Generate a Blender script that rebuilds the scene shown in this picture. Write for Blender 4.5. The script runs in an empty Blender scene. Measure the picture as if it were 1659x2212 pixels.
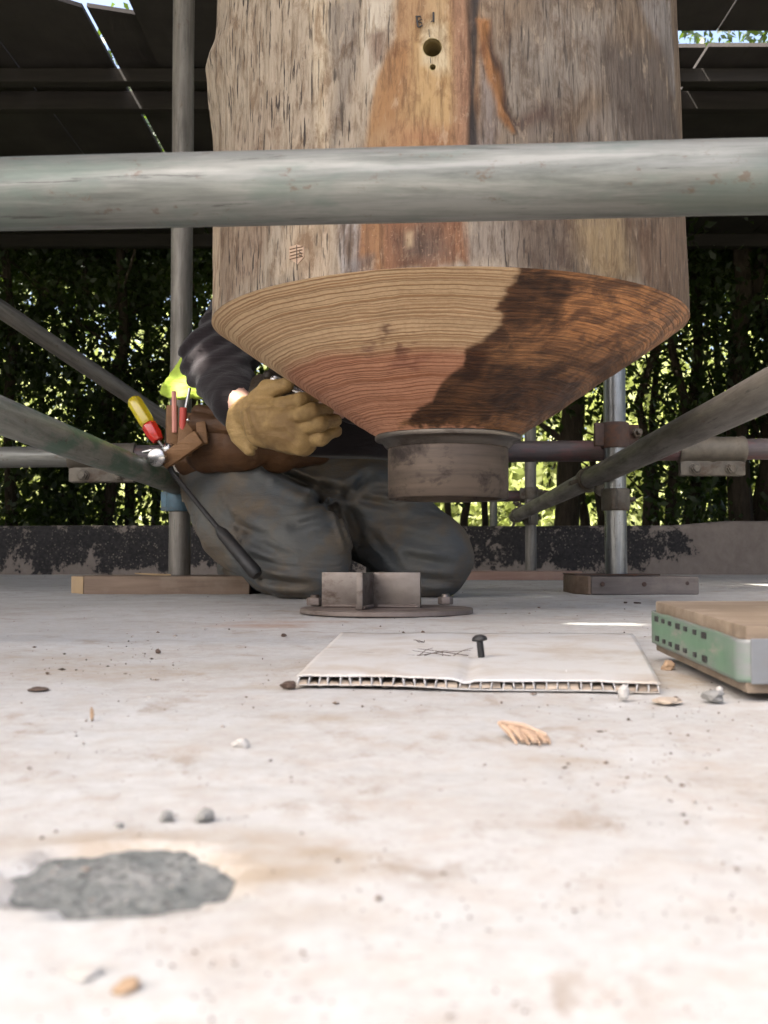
import bpy, bmesh, math, random
import numpy as np
from mathutils import Vector, Matrix

SC = bpy.context.scene
COL = SC.collection
R = math.radians

# ------------------------------------------------------------------ camera, world, sun, exposure
CAM_H = 0.077                      # camera height above the slab (m)
PITCH = math.atan(99.0 / 2322.0)   # tilted slightly up
FPX, CX, CY = 2322.0, 829.5, 1106.0
cam_d = bpy.data.cameras.new('camera')
cam = bpy.data.objects.new('camera', cam_d)
COL.objects.link(cam)
cam.location = (0, 0, CAM_H)
cam.rotation_euler = (R(90) + PITCH, 0, 0)
cam_d.sensor_fit = 'VERTICAL'
cam_d.sensor_height = 36.0
cam_d.lens = 36.0 * FPX / 2212.0
cam_d.clip_start = 0.02
cam_d.clip_end = 2000
cam_d.dof.use_dof = True
cam_d.dof.focus_distance = 1.45
cam_d.dof.aperture_fstop = 19.0
SC.camera = cam

SUN_DIR = Vector((-0.46, -0.34, 0.82)).normalized()       # towards the sun: front left, high
SUN_EL = math.asin(SUN_DIR.z)
SUN_AZ = math.atan2(SUN_DIR.x, SUN_DIR.y)
world = bpy.data.worlds.new('World')
SC.world = world
world.use_nodes = True
wn = world.node_tree
sky = wn.nodes.new('ShaderNodeTexSky')
sky.sky_type = 'NISHITA'
sky.sun_disc = False
sky.sun_elevation = SUN_EL
sky.sun_rotation = SUN_AZ
sky.air_density = 0.6
sky.dust_density = 8.0
wn.links.new(sky.outputs[0], wn.nodes['Background'].inputs[0])
wn.nodes['Background'].inputs[1].default_value = 0.15
sun_d = bpy.data.lights.new('sun', 'SUN')
sun_d.energy = 5.0
sun_d.angle = R(0.5)
sun_d.color = (1.0, 0.95, 0.86)
sun = bpy.data.objects.new('sun', sun_d)
COL.objects.link(sun)
sun.rotation_euler = (-SUN_DIR).to_track_quat('-Z', 'Y').to_euler()
SC.view_settings.view_transform = 'Standard'
SC.view_settings.look = 'None'
SC.view_settings.exposure = 2.42
SC.view_settings.gamma = 1.0
SC.view_settings.use_curve_mapping = False
SC.view_settings.use_white_balance = True          # the camera's own balance for open shade
SC.view_settings.white_balance_temperature = 6450
SC.view_settings.white_balance_tint = 7
SC.cycles.max_bounces = 8
SC.cycles.diffuse_bounces = 5
SC.cycles.transparent_max_bounces = 6
SC.cycles.use_denoising = True

# ------------------------------------------------------------------ geometry of the view (only to measure real places)
def ray(x, y):
    rx, uy = (x - CX) / FPX, -(y - CY) / FPX
    s, c = math.sin(PITCH), math.cos(PITCH)
    return Vector((rx, c - uy * s, s + uy * c))

def at(x, y, Y):
    d = ray(x, y)
    return Vector((0, 0, CAM_H)) + d * (Y / d.y)

def floor_at(x, y, z=0.0):
    d = ray(x, y)
    return Vector((0, 0, CAM_H)) + d * ((z - CAM_H) / d.z)

# ------------------------------------------------------------------ vectorised value noise
_rng = np.random.RandomState(7)
_TAB = _rng.rand(64, 64, 64)
def vnoise(x, y, z):
    x = np.asarray(x, float); y = np.asarray(y, float); z = np.asarray(z, float)
    x, y, z = np.broadcast_arrays(x, y, z)
    xi, yi, zi = np.floor(x).astype(int), np.floor(y).astype(int), np.floor(z).astype(int)
    fx, fy, fz = x - xi, y - yi, z - zi
    fx, fy, fz = fx*fx*(3-2*fx), fy*fy*(3-2*fy), fz*fz*(3-2*fz)
    def g(a, b, c): return _TAB[(xi+a) % 64, (yi+b) % 64, (zi+c) % 64]
    c00 = g(0,0,0)*(1-fx)+g(1,0,0)*fx; c10 = g(0,1,0)*(1-fx)+g(1,1,0)*fx
    c01 = g(0,0,1)*(1-fx)+g(1,0,1)*fx; c11 = g(0,1,1)*(1-fx)+g(1,1,1)*fx
    return ((c00*(1-fy)+c10*fy)*(1-fz)+(c01*(1-fy)+c11*fy)*fz)*2-1
def fbm(x, y, z, o=4):
    s, a, f = 0, 1.0, 1.0
    for i in range(o):
        s = s + a*vnoise(np.asarray(x)*f+i*17.3, np.asarray(y)*f+i*5.1, np.asarray(z)*f+i*9.7)
        a *= .5; f *= 2
    return s

# ------------------------------------------------------------------ node helpers
class NT:
    def __init__(s, name):
        s.m = bpy.data.materials.new(name); s.m.use_nodes = True
        s.t = s.m.node_tree; s.b = s.t.nodes['Principled BSDF']; s.o = s.t.nodes['Material Output']
    def n(s, t, **k):
        nd = s.t.nodes.new(t)
        for a, v in k.items(): setattr(nd, a, v)
        return nd
    def put(s, sock, v):
        if v is None: return
        if isinstance(v, bpy.types.NodeSocket): s.t.links.new(v, sock)
        elif isinstance(v, (int, float)):
            try: sock.default_value = v
            except TypeError: sock.default_value = (v, v, v, 1)[:len(sock.default_value)]
        else:
            v = tuple(v)
            if len(v) == 3 and len(sock.default_value) == 4: v = v + (1,)
            sock.default_value = v
    def obj(s): return s.n('ShaderNodeTexCoord').outputs['Object']
    def pos(s): return s.n('ShaderNodeNewGeometry').outputs['Position']
    def attr(s, name, col=False):
        a = s.n('ShaderNodeAttribute', attribute_name=name)
        return a.outputs['Color'] if col else a.outputs['Fac']
    def rnd(s): return s.n('ShaderNodeObjectInfo').outputs['Random']
    def map(s, v, sc=(1,1,1), loc=(0,0,0), rot=(0,0,0)):
        m = s.n('ShaderNodeMapping'); s.put(m.inputs[0], v)
        m.inputs['Scale'].default_value = sc; m.inputs['Location'].default_value = loc; m.inputs['Rotation'].default_value = rot
        return m.outputs[0]
    def noise(s, v, scale, det=4, rough=.55, dist=0):
        q = s.n('ShaderNodeTexNoise'); s.put(q.inputs['Vector'], v)
        q.inputs['Scale'].default_value = scale; q.inputs['Detail'].default_value = det
        q.inputs['Roughness'].default_value = rough; q.inputs['Distortion'].default_value = dist
        return q.outputs['Fac']
    def vor(s, v, scale, feat='F1'):
        q = s.n('ShaderNodeTexVoronoi', feature=feat); s.put(q.inputs['Vector'], v); q.inputs['Scale'].default_value = scale
        return q.outputs['Distance']
    def math(s, op, a, b=0.0, clamp=False):
        q = s.n('ShaderNodeMath', operation=op, use_clamp=clamp); s.put(q.inputs[0], a); s.put(q.inputs[1], b)
        return q.outputs[0]
    def ramp(s, f, stops, interp='LINEAR'):
        q = s.n('ShaderNodeValToRGB'); s.put(q.inputs[0], f); cr = q.color_ramp; cr.interpolation = interp
        while len(cr.elements) < len(stops): cr.elements.new(0.5)
        for e, (p, c) in zip(cr.elements, stops):
            e.position = p
            e.color = (c, c, c, 1) if isinstance(c, (int, float)) else tuple(c) + (1,)
        return q.outputs[0]
    def mix(s, f, a, b, mode='MIX'):
        q = s.n('ShaderNodeMix', data_type='RGBA', blend_type=mode)
        s.put(q.inputs[0], f); s.put(q.inputs[6], a); s.put(q.inputs[7], b)
        return q.outputs[2]
    def bump(s, h, strength=.3, dist=.002):
        q = s.n('ShaderNodeBump'); s.put(q.inputs['Height'], h)
        q.inputs['Strength'].default_value = strength; q.inputs['Distance'].default_value = dist
        s.t.links.new(q.outputs[0], s.b.inputs['Normal'])
    def done(s, col=None, rough=.6, metal=0.0, spec=None, dirt=.79, **k):
        if col is not None: col = s.mix(1.0, col, (dirt, dirt, dirt), 'MULTIPLY')      # dirt here only dims base colours to offset the raised exposure
        s.put(s.b.inputs['Base Color'], col); s.put(s.b.inputs['Roughness'], rough); s.put(s.b.inputs['Metallic'], metal)
        if spec is not None: s.put(s.b.inputs['Specular IOR Level'], spec)
        for a, v in k.items(): s.put(s.b.inputs[a.replace('_', ' ')], v)
        return s.m

M = {}
def mk_floor():
    t = NT('floor_concrete'); p = t.pos()
    big = t.noise(p, 2.2, 5, .6); mid = t.noise(t.map(p, (1, .8, 1)), 11, 6, .65, .4); fine = t.noise(p, 120, 4, .7)
    c = t.mix(t.ramp(big, [(.35, 0), (.68, 1)]), (.53, .53, .52), (.43, .412, .39))
    c = t.mix(t.ramp(mid, [(.5, 0), (.72, .55)]), c, (.33, .27, .21))
    dirt = t.noise(t.map(p, (1, .6, 1), (3.1, .7, 0)), 26, 6, .75, .3)
    c = t.mix(t.ramp(dirt, [(.56, 0), (.66, .65)]), c, (.26, .20, .145))
    wh = t.noise(t.map(p, (1, 1, 1), (9.1, 4.7, 0)), 17, 5, .6)
    c = t.mix(t.ramp(wh, [(.58, 0), (.72, .5)]), c, (.61, .61, .60))
    sp = t.vor(t.map(p, (.7, 1, 1)), 240); c = t.mix(t.math('MULTIPLY', t.ramp(sp, [(.14, .55), (.24, 0)]), t.ramp(t.noise(p, 9, 4, .7), [(.45, 0), (.6, 1)])), c, (.15, .115, .09))
    c = t.mix(t.ramp(fine, [(.35, .25), (.6, 0)]), c, (.25, .21, .18))
    sm = t.noise(p, 46, 5, .7, .3); c = t.mix(t.ramp(sm, [(.48, 0), (.66, .5)]), c, (.40, .34, .285))
    c = t.mix(t.math('MULTIPLY', t.attr('dust'), t.ramp(sm, [(.3, .45), (.6, 1)])), c, (.33, .26, .185))
    c = t.mix(t.math('MULTIPLY', t.attr('rusty'), t.ramp(sm, [(.3, .5), (.6, 1)])), c, (.36, .22, .15))
    h = t.math('ADD', t.math('MULTIPLY', fine, .5), t.math('MULTIPLY', mid, 1.2))
    t.bump(h, .45, .0016)
    return t.done(c, t.ramp(mid, [(.3, .5), (.7, .8)]), 0, .35)
M['floor'] = mk_floor()

def mk_tube(name, base, dark, tint=None, tamt=0.0, metal=.55, rough=.42, rust=.5):
    t = NT(name); o = t.obj()
    st = t.noise(t.map(o, (75, 75, 6)), 1.0, 6, .7, .3)
    bl = t.noise(t.map(o, (10, 10, 5)), 1.5, 4, .6)
    c = t.mix(t.ramp(st, [(.38, 0), (.62, 1)]), dark, base)
    c = t.mix(t.ramp(bl, [(.45, 0), (.75, .5)]), c, tuple(min(1, v*1.35) for v in base))
    if tint:
        g = t.noise(t.map(o, (14, 14, 6), (3, 1, 7)), 1.6, 4, .7)
        c = t.mix(t.ramp(g, [(.48, 0), (.60, tamt)]), c, tint)
    rs = t.noise(t.map(o, (70, 70, 44), (1, 5, 2)), 1.0, 5, .75)
    c = t.mix(t.ramp(rs, [(.61, 0), (.68, rust)]), c, (.10, .055, .03))
    sc = t.noise(t.map(o, (190, 190, 12), (2, 2, 2)), 1.0, 5, .7)
    c = t.mix(t.ramp(sc, [(.62, 0), (.67, .75)]), c, (.05, .048, .042))
    t.bump(t.math('ADD', st, t.math('MULTIPLY', t.noise(o, 300, 3), .4)), .25, .0006)
    return t.done(c, t.ramp(st, [(.3, rough+.14), (.7, rough-.05)]), metal)
M['tube'] = mk_tube('galvanised_steel', (.235, .23, .20), (.14, .135, .115), rough=.5)
M['tube_shiny'] = mk_tube('bright_galvanised_steel', (.34, .34, .33), (.19, .19, .185), metal=.9, rough=.30)
M['tube_front'] = mk_tube('dull_galvanised_steel', (.20, .20, .182), (.095, .10, .088), (.105, .135, .115), .6, metal=.45, rough=.48, rust=.55)
M['tube_green'] = mk_tube('galvanised_steel_green_paint', (.33, .33, .285), (.21, .21, .175), (.09, .19, .13), .8, metal=.35)
M['tube_brown'] = mk_tube('weathered_steel', (.22, .20, .17), (.12, .106, .088), rough=.5, metal=.4)
M['tube_red'] = mk_tube('dull_red_painted_steel', (.105, .082, .08), (.06, .05, .05), (.20, .07, .065), .45, .3, .55)

def mk_steel(name, base, dark, rustc, ramt, metal=.7, rough=.38, direction=(6, 6, 90)):
    t = NT(name); o = t.obj()
    br = t.noise(t.map(o, direction), 1.0, 5, .65, .2)
    c = t.mix(t.ramp(br, [(.30, 0), (.70, 1)]), dark, base)
    r = t.noise(t.map(o, (22, 22, 34), (4, 2, 1)), 1.0, 5, .7, .3)
    c = t.mix(t.ramp(r, [(.52, 0), (.68, ramt)]), c, rustc)
    t.bump(br, .2, .0006)
    return t.done(c, t.ramp(r, [(.3, rough), (.7, rough+.25)]), metal)
M['sleeve'] = mk_steel('brown_steel', (.135, .098, .07), (.07, .05, .037), (.02, .012, .009), .9, .4, .48)
M['ring'] = mk_steel('worn_steel_rim', (.24, .21, .18), (.10, .085, .07), (.07, .05, .04), .8, .85, .28)
M['plate'] = mk_steel('rusty_steel', (.25, .205, .18), (.16, .125, .105), (.085, .05, .035), .8, .5, .45, (20, 20, 20))
M['fin'] = mk_steel('bare_steel', (.23, .20, .175), (.14, .115, .10), (.07, .04, .027), .8, .85, .34, (20, 20, 30))
M['coupler'] = mk_steel('pressed_steel', (.175, .15, .115), (.10, .085, .065), (.09, .055, .035), .8, .5, .5, (30, 30, 30))
M['rust'] = mk_steel('rusted_steel', (.10, .06, .045), (.055, .035, .028), (.14, .06, .03), .8, .15, .75, (40, 40, 40))
M['bluepaint'] = mk_steel('blue_painted_steel', (.09, .17, .22), (.06, .10, .13), (.10, .08, .06), .8, .2, .5, (30, 30, 30))
M['blacksteel'] = mk_steel('black_steel', (.045, .043, .042), (.025, .025, .025), (.06, .045, .035), .5, .5, .4, (30, 30, 30))
M['chrome'] = mk_steel('polished_steel', (.62, .60, .58), (.42, .40, .38), (.2, .17, .14), .3, .95, .2, (30, 30, 30))

def mk_trunk():
    t = NT('weathered_log_wood'); o = t.obj(); base = t.attr('tint', True)
    g1 = t.noise(t.map(o, (150, 150, 19)), 1.0, 6, .72, .3)
    g2 = t.noise(t.map(o, (380, 380, 48), (4, 3, 1)), 1.0, 4, .65)
    bl = t.noise(t.map(o, (38, 38, 19), (1, 8, 2)), 1.0, 6, .72, .4)
    c = t.mix(t.ramp(g1, [(.34, .85), (.52, 0)]), base, t.mix(1.0, base, (.42, .35, .28), 'MULTIPLY'))
    c = t.mix(t.ramp(g2, [(.58, 0), (.78, .4)]), c, t.mix(.5, base, (.52, .42, .29)))
    c = t.mix(t.ramp(bl, [(.50, 0), (.64, .85)]), c, t.mix(1.0, base, (.46, .36, .28), 'MULTIPLY'))
    pale = t.noise(t.map(o, (60, 60, 26), (6, 1, 4)), 1.0, 5, .7, .3)
    c = t.mix(t.ramp(pale, [(.58, 0), (.68, .6)]), c, t.mix(.5, base, (.46, .36, .25)))
    ck = t.noise(t.map(o, (280, 280, 24), (7, 2, 5)), 1.0, 3, .55, .15)
    amt = t.attr('crack')
    c = t.mix(t.math('MULTIPLY', t.ramp(ck, [(.585, 0), (.625, 1)]), amt), c, (.045, .033, .026))
    spk = t.noise(o, 210, 3, .7)
    c = t.mix(t.math('MULTIPLY', t.ramp(spk, [(.60, 0), (.72, .45)]), t.attr('speck')), c, (.42, .27, .18))
    c = t.mix(t.math('MULTIPLY', t.ramp(spk, [(.30, .7), (.42, 0)]), t.attr('speck')), c, (.16, .07, .04))
    h = t.math('SUBTRACT', t.math('ADD', g1, t.math('MULTIPLY', g2, .5)), t.math('MULTIPLY', t.ramp(ck, [(.64, 0), (.70, 1)]), t.math('MULTIPLY', amt, 1.5)))
    t.bump(h, .8, .0035)
    return t.done(c, .72, 0, .3)
M['trunk'] = mk_trunk()

def mk_cone():
    t = NT('cut_end_grain_wood'); o = t.obj(); base = t.attr('tint', True)
    sep = t.n('ShaderNodeSeparateXYZ'); t.put(sep.inputs[0], o)
    r = t.math('SQRT', t.math('ADD', t.math('MULTIPLY', sep.outputs[0], sep.outputs[0]), t.math('MULTIPLY', sep.outputs[1], sep.outputs[1])))
    w1 = t.noise(t.map(o, (7, 7, 0)), 1.0, 2, .5); w2 = t.noise(t.map(o, (34, 34, 0)), 1.0, 3, .55)
    w3 = t.noise(t.map(o, (3, 3, 2), (3, 3, 3)), 1.0, 1, .5)
    rr = t.math('ADD', r, t.math('ADD', t.math('MULTIPLY', w1, .007), t.math('ADD', t.math('MULTIPLY', w2, .0028), t.math('MULTIPLY', w3, .007))))
    # ring widths wander a little
    wv = t.n('ShaderNodeTexNoise', noise_dimensions='1D'); t.put(wv.inputs['W'], t.math('MULTIPLY', rr, 45)); wv.inputs['Detail'].default_value = 2
    ph = t.math('ADD', t.math('DIVIDE', rr, .0049), t.math('MULTIPLY', wv.outputs['Fac'], 1.6))
    fr = t.math('FRACT', ph)
    ring = t.ramp(fr, [(.0, .15), (.45, 0), (.80, .85), (.93, 1), (1.0, .2)])
    vary = t.noise(t.map(o, (9, 9, 9), (6, 1, 2)), 1.0, 3)
    rg = t.math('MULTIPLY', ring, t.ramp(vary, [(.25, .55), (.7, 1)]))
    c = t.mix(rg, base, t.mix(1.0, base, (.50, .37, .27), 'MULTIPLY'))
    fb = t.noise(t.map(o, (160, 160, 60)), 1.0, 4, .7)
    c = t.mix(t.ramp(fb, [(.35, .35), (.55, 0)]), c, t.mix(1.0, base, (.6, .5, .42), 'MULTIPLY'))
    wet = t.attr('wet')
    wn_ = t.noise(t.map(o, (17, 17, 60), (2, 6, 1)), 1.0, 6, .75, .6)
    fibre = t.noise(t.map(o, (40, 40, 150), (5, 2, 8)), 1.0, 4, .7)
    wetc = t.mix(t.ramp(wn_, [(.42, 0), (.60, 1)]), (.095, .044, .021), (.32, .15, .062))
    wetc = t.mix(t.math('MULTIPLY', rg, .75), wetc, (.05, .025, .014))
    wetc = t.mix(t.ramp(fibre, [(.58, 0), (.78, .5)]), wetc, (.42, .22, .09))
    c = t.mix(wet, c, t.mix(1.0, wetc, t.attr('wettint', True), 'MULTIPLY'))
    t.bump(t.math('ADD', t.math('MULTIPLY', ring, .8), t.math('MULTIPLY', fb, .7)), .5, .0014)
    return t.done(c, t.ramp(wet, [(0, .7), (1, .5)]), 0, .3)
M['cone'] = mk_cone()

def mk_cloth(name, c1, c2, weave=900, rough=.9, stain=None, st_amt=.5, sheen=0.0, big=(6, 6, 6), wrk=.004):
    t = NT(name); o = t.pos()
    b = t.noise(t.map(o, big), 1.0, 5, .6, .3); f = t.noise(o, weave, 2, .7); md = t.noise(o, 60, 4, .65)
    c = t.mix(t.ramp(b, [(.32, 0), (.68, 1)]), c1, c2)
    if stain:
        s = t.noise(t.map(o, (8, 8, 8), (3, 9, 1)), 1.0, 5, .65)
        c = t.mix(t.ramp(s, [(.45, 0), (.62, st_amt)]), c, stain)
    c = t.mix(t.ramp(f, [(.3, .3), (.6, 0)]), c, tuple(v*.55 for v in c1))
    wr = t.noise(t.map(o, (13, 13, 62), (2, 4, 6), (.25, .55, .1)), 1.0, 4, .55, .9)
    c = t.mix(t.ramp(wr, [(.30, .16), (.46, 0)]), c, tuple(v*.5 for v in c1))
    t.bump(t.math('ADD', t.math('MULTIPLY', f, .12), t.math('ADD', t.math('MULTIPLY', md, .35), t.math('MULTIPLY', wr, 1.6))), .6, wrk)
    return t.done(c, rough, 0, .2, Sheen_Weight=sheen)
M['denim'] = mk_cloth('dirty_blue_denim', (.10, .112, .122), (.155, .148, .13), 900, .9, (.165, .13, .092), .95, 0.0, (7, 7, 7), .0035)
M['fleece'] = mk_cloth('black_fleece', (.0115, .0085, .009), (.024, .0175, .0195), 700, .95, None, 0, .12)
M['hivis'] = mk_cloth('hi_vis_fabric', (.42, .56, .06), (.47, .60, .09), 1200, .6)
M['glove'] = mk_cloth('tan_leather', (.33, .21, .085), (.44, .30, .125), 500, .6, (.17, .10, .042), .8)
M['glove_dark'] = mk_cloth('dark_shaded_leather', (.03, .022, .015), (.07, .048, .028), 500, .5)  # dark palm leather, with its shade put into the colour
M['leather'] = mk_cloth('brown_leather', (.10, .048, .022), (.16, .08, .036), 400, .55, (.05, .03, .019), .6)
M['leather_light'] = mk_cloth('light_brown_leather', (.24, .125, .055), (.30, .165, .075), 400, .55, (.13, .07, .035), .5)
M['boot'] = mk_cloth('boot_leather', (.05, .035, .025), (.08, .055, .035), 500, .6)
M['hair'] = mk_cloth('brown_hair', (.05, .03, .02), (.08, .05, .03), 500, .6, None, 0, 0, (90, 90, 10))
t_ = NT('skin'); M['skin'] = t_.done((.62, .36, .27), .5, 0, .4, Subsurface_Weight=.1)

def mk_wood(name, a, b, stretch=(4, 60, 60), dust=.3, rough=.8):
    t = NT(name); o = t.obj()
    g = t.noise(t.map(o, stretch), 1.0, 5, .65, .4); bl = t.noise(o, 12, 5, .65)
    c = t.mix(t.ramp(g, [(.3, 0), (.7, 1)]), a, b)
    c = t.mix(t.ramp(bl, [(.5, 0), (.75, dust)]), c, (.40, .33, .26))
    t.bump(t.math('ADD', g, t.math('MULTIPLY', t.noise(o, 250, 3), .4)), .5, .0016)
    return t.done(c, rough, 0, .25)
M['board'] = mk_wood('sawn_softwood', (.15, .105, .075), (.25, .18, .13))
M['board_end'] = mk_wood('sawn_end_grain', (.36, .25, .14), (.45, .32, .18), (40, 20, 40))
M['board_grey'] = mk_wood('grey_weathered_plank', (.115, .095, .085), (.18, .155, .14))
M['board_red'] = mk_wood('red_brown_plank', (.25, .15, .115), (.33, .22, .17))
M['board_tan'] = mk_wood('tan_dusty_plank', (.16, .12, .085), (.25, .19, .135), (5, 70, 70), .6)
M['splinter'] = mk_wood('split_pale_wood', (.40, .27, .18), (.50, .36, .255), (6, 60, 60), .2)
M['debris_dark'] = mk_wood('dark_bark_scrap', (.06, .04, .03), (.12, .08, .06), (30, 30, 30), .2)
M['purlin'] = mk_wood('dark_roof_timber', (.018, .015, .014), (.03, .025, .022), (4, 40, 40), 0)

M['bored'] = mk_wood('bored_wood', (.20, .145, .055), (.27, .20, .08), (40, 40, 40), .1)
def mk_green():
    t = NT('chipped_green_paint'); o = t.obj()
    n1 = t.noise(o, 40, 5, .7); n2 = t.noise(t.map(o, (20, 20, 70), (1, 3, 5)), 1.0, 4, .7)
    c = t.mix(t.ramp(n1, [(.35, 0), (.65, 1)]), (.115, .225, .135), (.155, .275, .17))
    c = t.mix(t.ramp(n2, [(.56, 0), (.68, .75)]), c, (.33, .29, .25))
    edge = t.attr('wear')
    c = t.mix(t.math('MULTIPLY', edge, t.ramp(n2, [(.3, .2), (.55, 1)])), c, (.22, .225, .22))
    t.bump(n1, .3, .0008)
    return t.done(c, .5, .25)
M['green'] = mk_green()
M['zinc'] = mk_steel('grey_zinc_band', (.27, .28, .285), (.19, .195, .20), (.24, .21, .18), .5, .55, .42, (20, 20, 20))

def mk_plastic(name, col, rough=.35, trans=0.0, grime=None, amt=.5):
    t = NT(name); o = t.obj(); c = col
    if grime:
        n = t.noise(t.map(o, (1, 1, 1)), 16, 5, .7, .4); f = t.noise(o, 130, 3, .7)
        c = t.mix(t.ramp(n, [(.46, 0), (.66, amt)]), col, grime)
        c = t.mix(t.ramp(f, [(.58, 0), (.7, .35)]), c, grime)
        t.bump(f, .25, .0008)
    return t.done(c, rough, 0, .5, Transmission_Weight=trans)
M['sheet'] = mk_plastic('dusty_white_plastic', (.54, .525, .505), .6, 0, (.42, .35, .28), .8)
M['flute'] = mk_plastic('white_plastic_rib', (.66, .64, .62), .5)
M['dust'] = mk_plastic('brown_grit', (.42, .345, .27), .9, 0, (.26, .19, .135), .6)
M['yellow'] = mk_plastic('clear_yellow_plastic', (.78, .60, .03), .18, .45)
M['red'] = mk_plastic('clear_red_plastic', (.75, .03, .015), .18, .35)
M['pink'] = mk_plastic('pink_painted_pencil', (.62, .26, .20), .5)
M['redcap'] = mk_plastic('red_paint', (.55, .07, .05), .5)
M['ink'] = mk_plastic('black_marker_ink', (.015, .013, .012), .7)
M['stone'] = mk_plastic('grey_stone', (.22, .215, .20), .9, 0, (.15, .145, .135), .7)
M['stone_pale'] = mk_plastic('pale_stone', (.42, .40, .37), .8, 0, (.45, .40, .34), .5)
M['stone_tan'] = mk_plastic('tan_stone', (.34, .23, .14), .85, 0, (.28, .17, .10), .5)
M['mortar'] = mk_plastic('rough_grey_mortar', (.165, .178, .172), .95, 0, (.10, .108, .106), .8)

def mk_mortar():
    t = NT('rough_grey_mortar'); o = t.pos()
    n = t.noise(o, 42, 5, .7, .3); f = t.noise(o, 260, 4, .75)
    c = t.mix(t.ramp(n, [(.36, 0), (.66, 1)]), (.115, .125, .122), (.25, .25, .238))
    c = t.mix(t.ramp(f, [(.36, .7), (.5, 0)]), c, (.05, .053, .053))
    t.bump(f, .9, .0018)
    return t.done(c, .95, 0, .2)
M['mortar'] = mk_mortar()
def mk_wall():
    t = NT('tarred_render'); p = t.pos()
    sep = t.n('ShaderNodeSeparateXYZ'); t.put(sep.inputs[0], p)
    big = t.noise(p, 5.5, 3, .6, .3); med = t.noise(t.map(p, (1, 1, .7)), 19, 6, .72, .3); f = t.noise(p, 70, 4, .7)
    v = t.math('ADD', t.math('MULTIPLY', big, .55), t.math('ADD', t.math('MULTIPLY', med, .55), t.math('MULTIPLY', f, .22)))
    low = t.ramp(t.math('DIVIDE', sep.outputs[2], .23), [(.0, .16), (.35, 0), (.85, 0), (1.0, .05)])
    xr = t.ramp(t.math('DIVIDE', t.math('SUBTRACT', sep.outputs[0], 1.15), .6), [(0, 0), (1, .40)])
    v = t.math('ADD', v, t.math('ADD', low, xr))
    bare = t.ramp(v, [(.725, 0), (.765, 1)])
    tar = t.mix(t.ramp(f, [(.4, 0), (.7, 1)]), (.018, .016, .016), (.045, .04, .038))
    ren = t.mix(t.ramp(med, [(.3, 0), (.7, 1)]), (.19, .155, .13), (.27, .225, .19))
    dots = t.vor(p, 75); sm = t.math('MULTIPLY', t.ramp(dots, [(.22, 1), (.30, 0)]), t.ramp(med, [(.42, 0), (.55, .8)]))
    c = t.mix(t.math('MAXIMUM', bare, sm), tar, ren)
    t.bump(t.math('ADD', f, t.math('MULTIPLY', bare, .5)), .6, .006)
    return t.done(c, .75, 0, .3)
M['wall'] = mk_wall()

def mk_roof():
    t = NT('dark_roof_sheet'); p = t.obj()
    n = t.noise(t.map(p, (3, 3, 3)), 1.0, 5, .6); f = t.noise(t.map(p, (40, 2, 40)), 1.0, 4, .6)
    c = t.mix(t.ramp(n, [(.3, 0), (.7, 1)]), (.026, .022, .021), (.05, .043, .04))
    c = t.mix(t.ramp(f, [(.5, 0), (.7, .4)]), c, (.03, .025, .022))
    t.bump(f, .3, .004)
    return t.done(c, .8, 0, .25)
M['roof'] = mk_roof()

def mk_bark():
    t = NT('dark_bark'); o = t.obj()
    n = t.noise(t.map(o, (40, 40, 8)), 1.0, 5, .7)
    c = t.mix(t.ramp(n, [(.3, 0), (.7, 1)]), (.035, .027, .02), (.085, .065, .048))
    t.bump(n, .7, .008)
    return t.done(c, .9, 0, .2)
M['bark'] = mk_bark()
def mk_leaf(name, a, b, tr, tamt):
    t = NT(name); g = t.attr('leafrnd')
    c = t.mix(g, a, b)
    t.done(c, .45, 0, .4, .8 if tr[1] < .2 else 1.0)  # sunlit bush leaves stay undimmed so they read brighter
    q = t.n('ShaderNodeBsdfTranslucent'); t.put(q.inputs[0], t.mix(g, tr, tuple(v*1.25 for v in tr)))
    mx = t.n('ShaderNodeMixShader'); mx.inputs[0].default_value = tamt
    t.t.links.new(t.b.outputs[0], mx.inputs[1]); t.t.links.new(q.outputs[0], mx.inputs[2]); t.t.links.new(mx.outputs[0], t.o.inputs[0])
    return t.m
M['leaf'] = mk_leaf('shaded_tree_leaf', (.014, .024, .008), (.03, .048, .014), (.07, .11, .012), .35)  # shade among the trees put into this near-black leaf colour
M['bushleaf'] = mk_leaf('sunlit_bush_leaf', (.23, .25, .09), (.33, .34, .17), (.38, .43, .13), .45)  # raised albedo puts extra sun into the far leaf colour
def mk_ground():
    t = NT('woodland_ground'); p = t.pos()
    n = t.noise(p, 1.3, 5, .65); f = t.noise(p, 14, 5, .7)
    c = t.mix(t.ramp(n, [(.4, 0), (.6, 1)]), (.06, .05, .03), (.09, .12, .035))
    c = t.mix(t.ramp(f, [(.5, 0), (.7, .6)]), c, (.12, .10, .05))
    t.bump(f, .8, .05)
    return t.done(c, .95, 0, .15)
M['ground'] = mk_ground()

# ------------------------------------------------------------------ mesh helpers
def link(o, parent=None):
    COL.objects.link(o)
    if parent is not None:
        o.parent = parent
        o.matrix_parent_inverse = Matrix.Identity(4)
    return o

def tag(o, label=None, cat=None, group=None, kind=None):
    for k, v in (('label', label), ('category', cat), ('group', group), ('kind', kind)):
        if v: o[k] = v
    return o

def empty(name, loc, label=None, cat=None, group=None, kind=None, rot=None):
    o = bpy.data.objects.new(name, None); o.empty_display_size = .05
    COL.objects.link(o); o.location = loc
    if rot is not None: o.rotation_euler = rot
    bpy.context.view_layer.update
    return tag(o, label, cat, group, kind)

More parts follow.
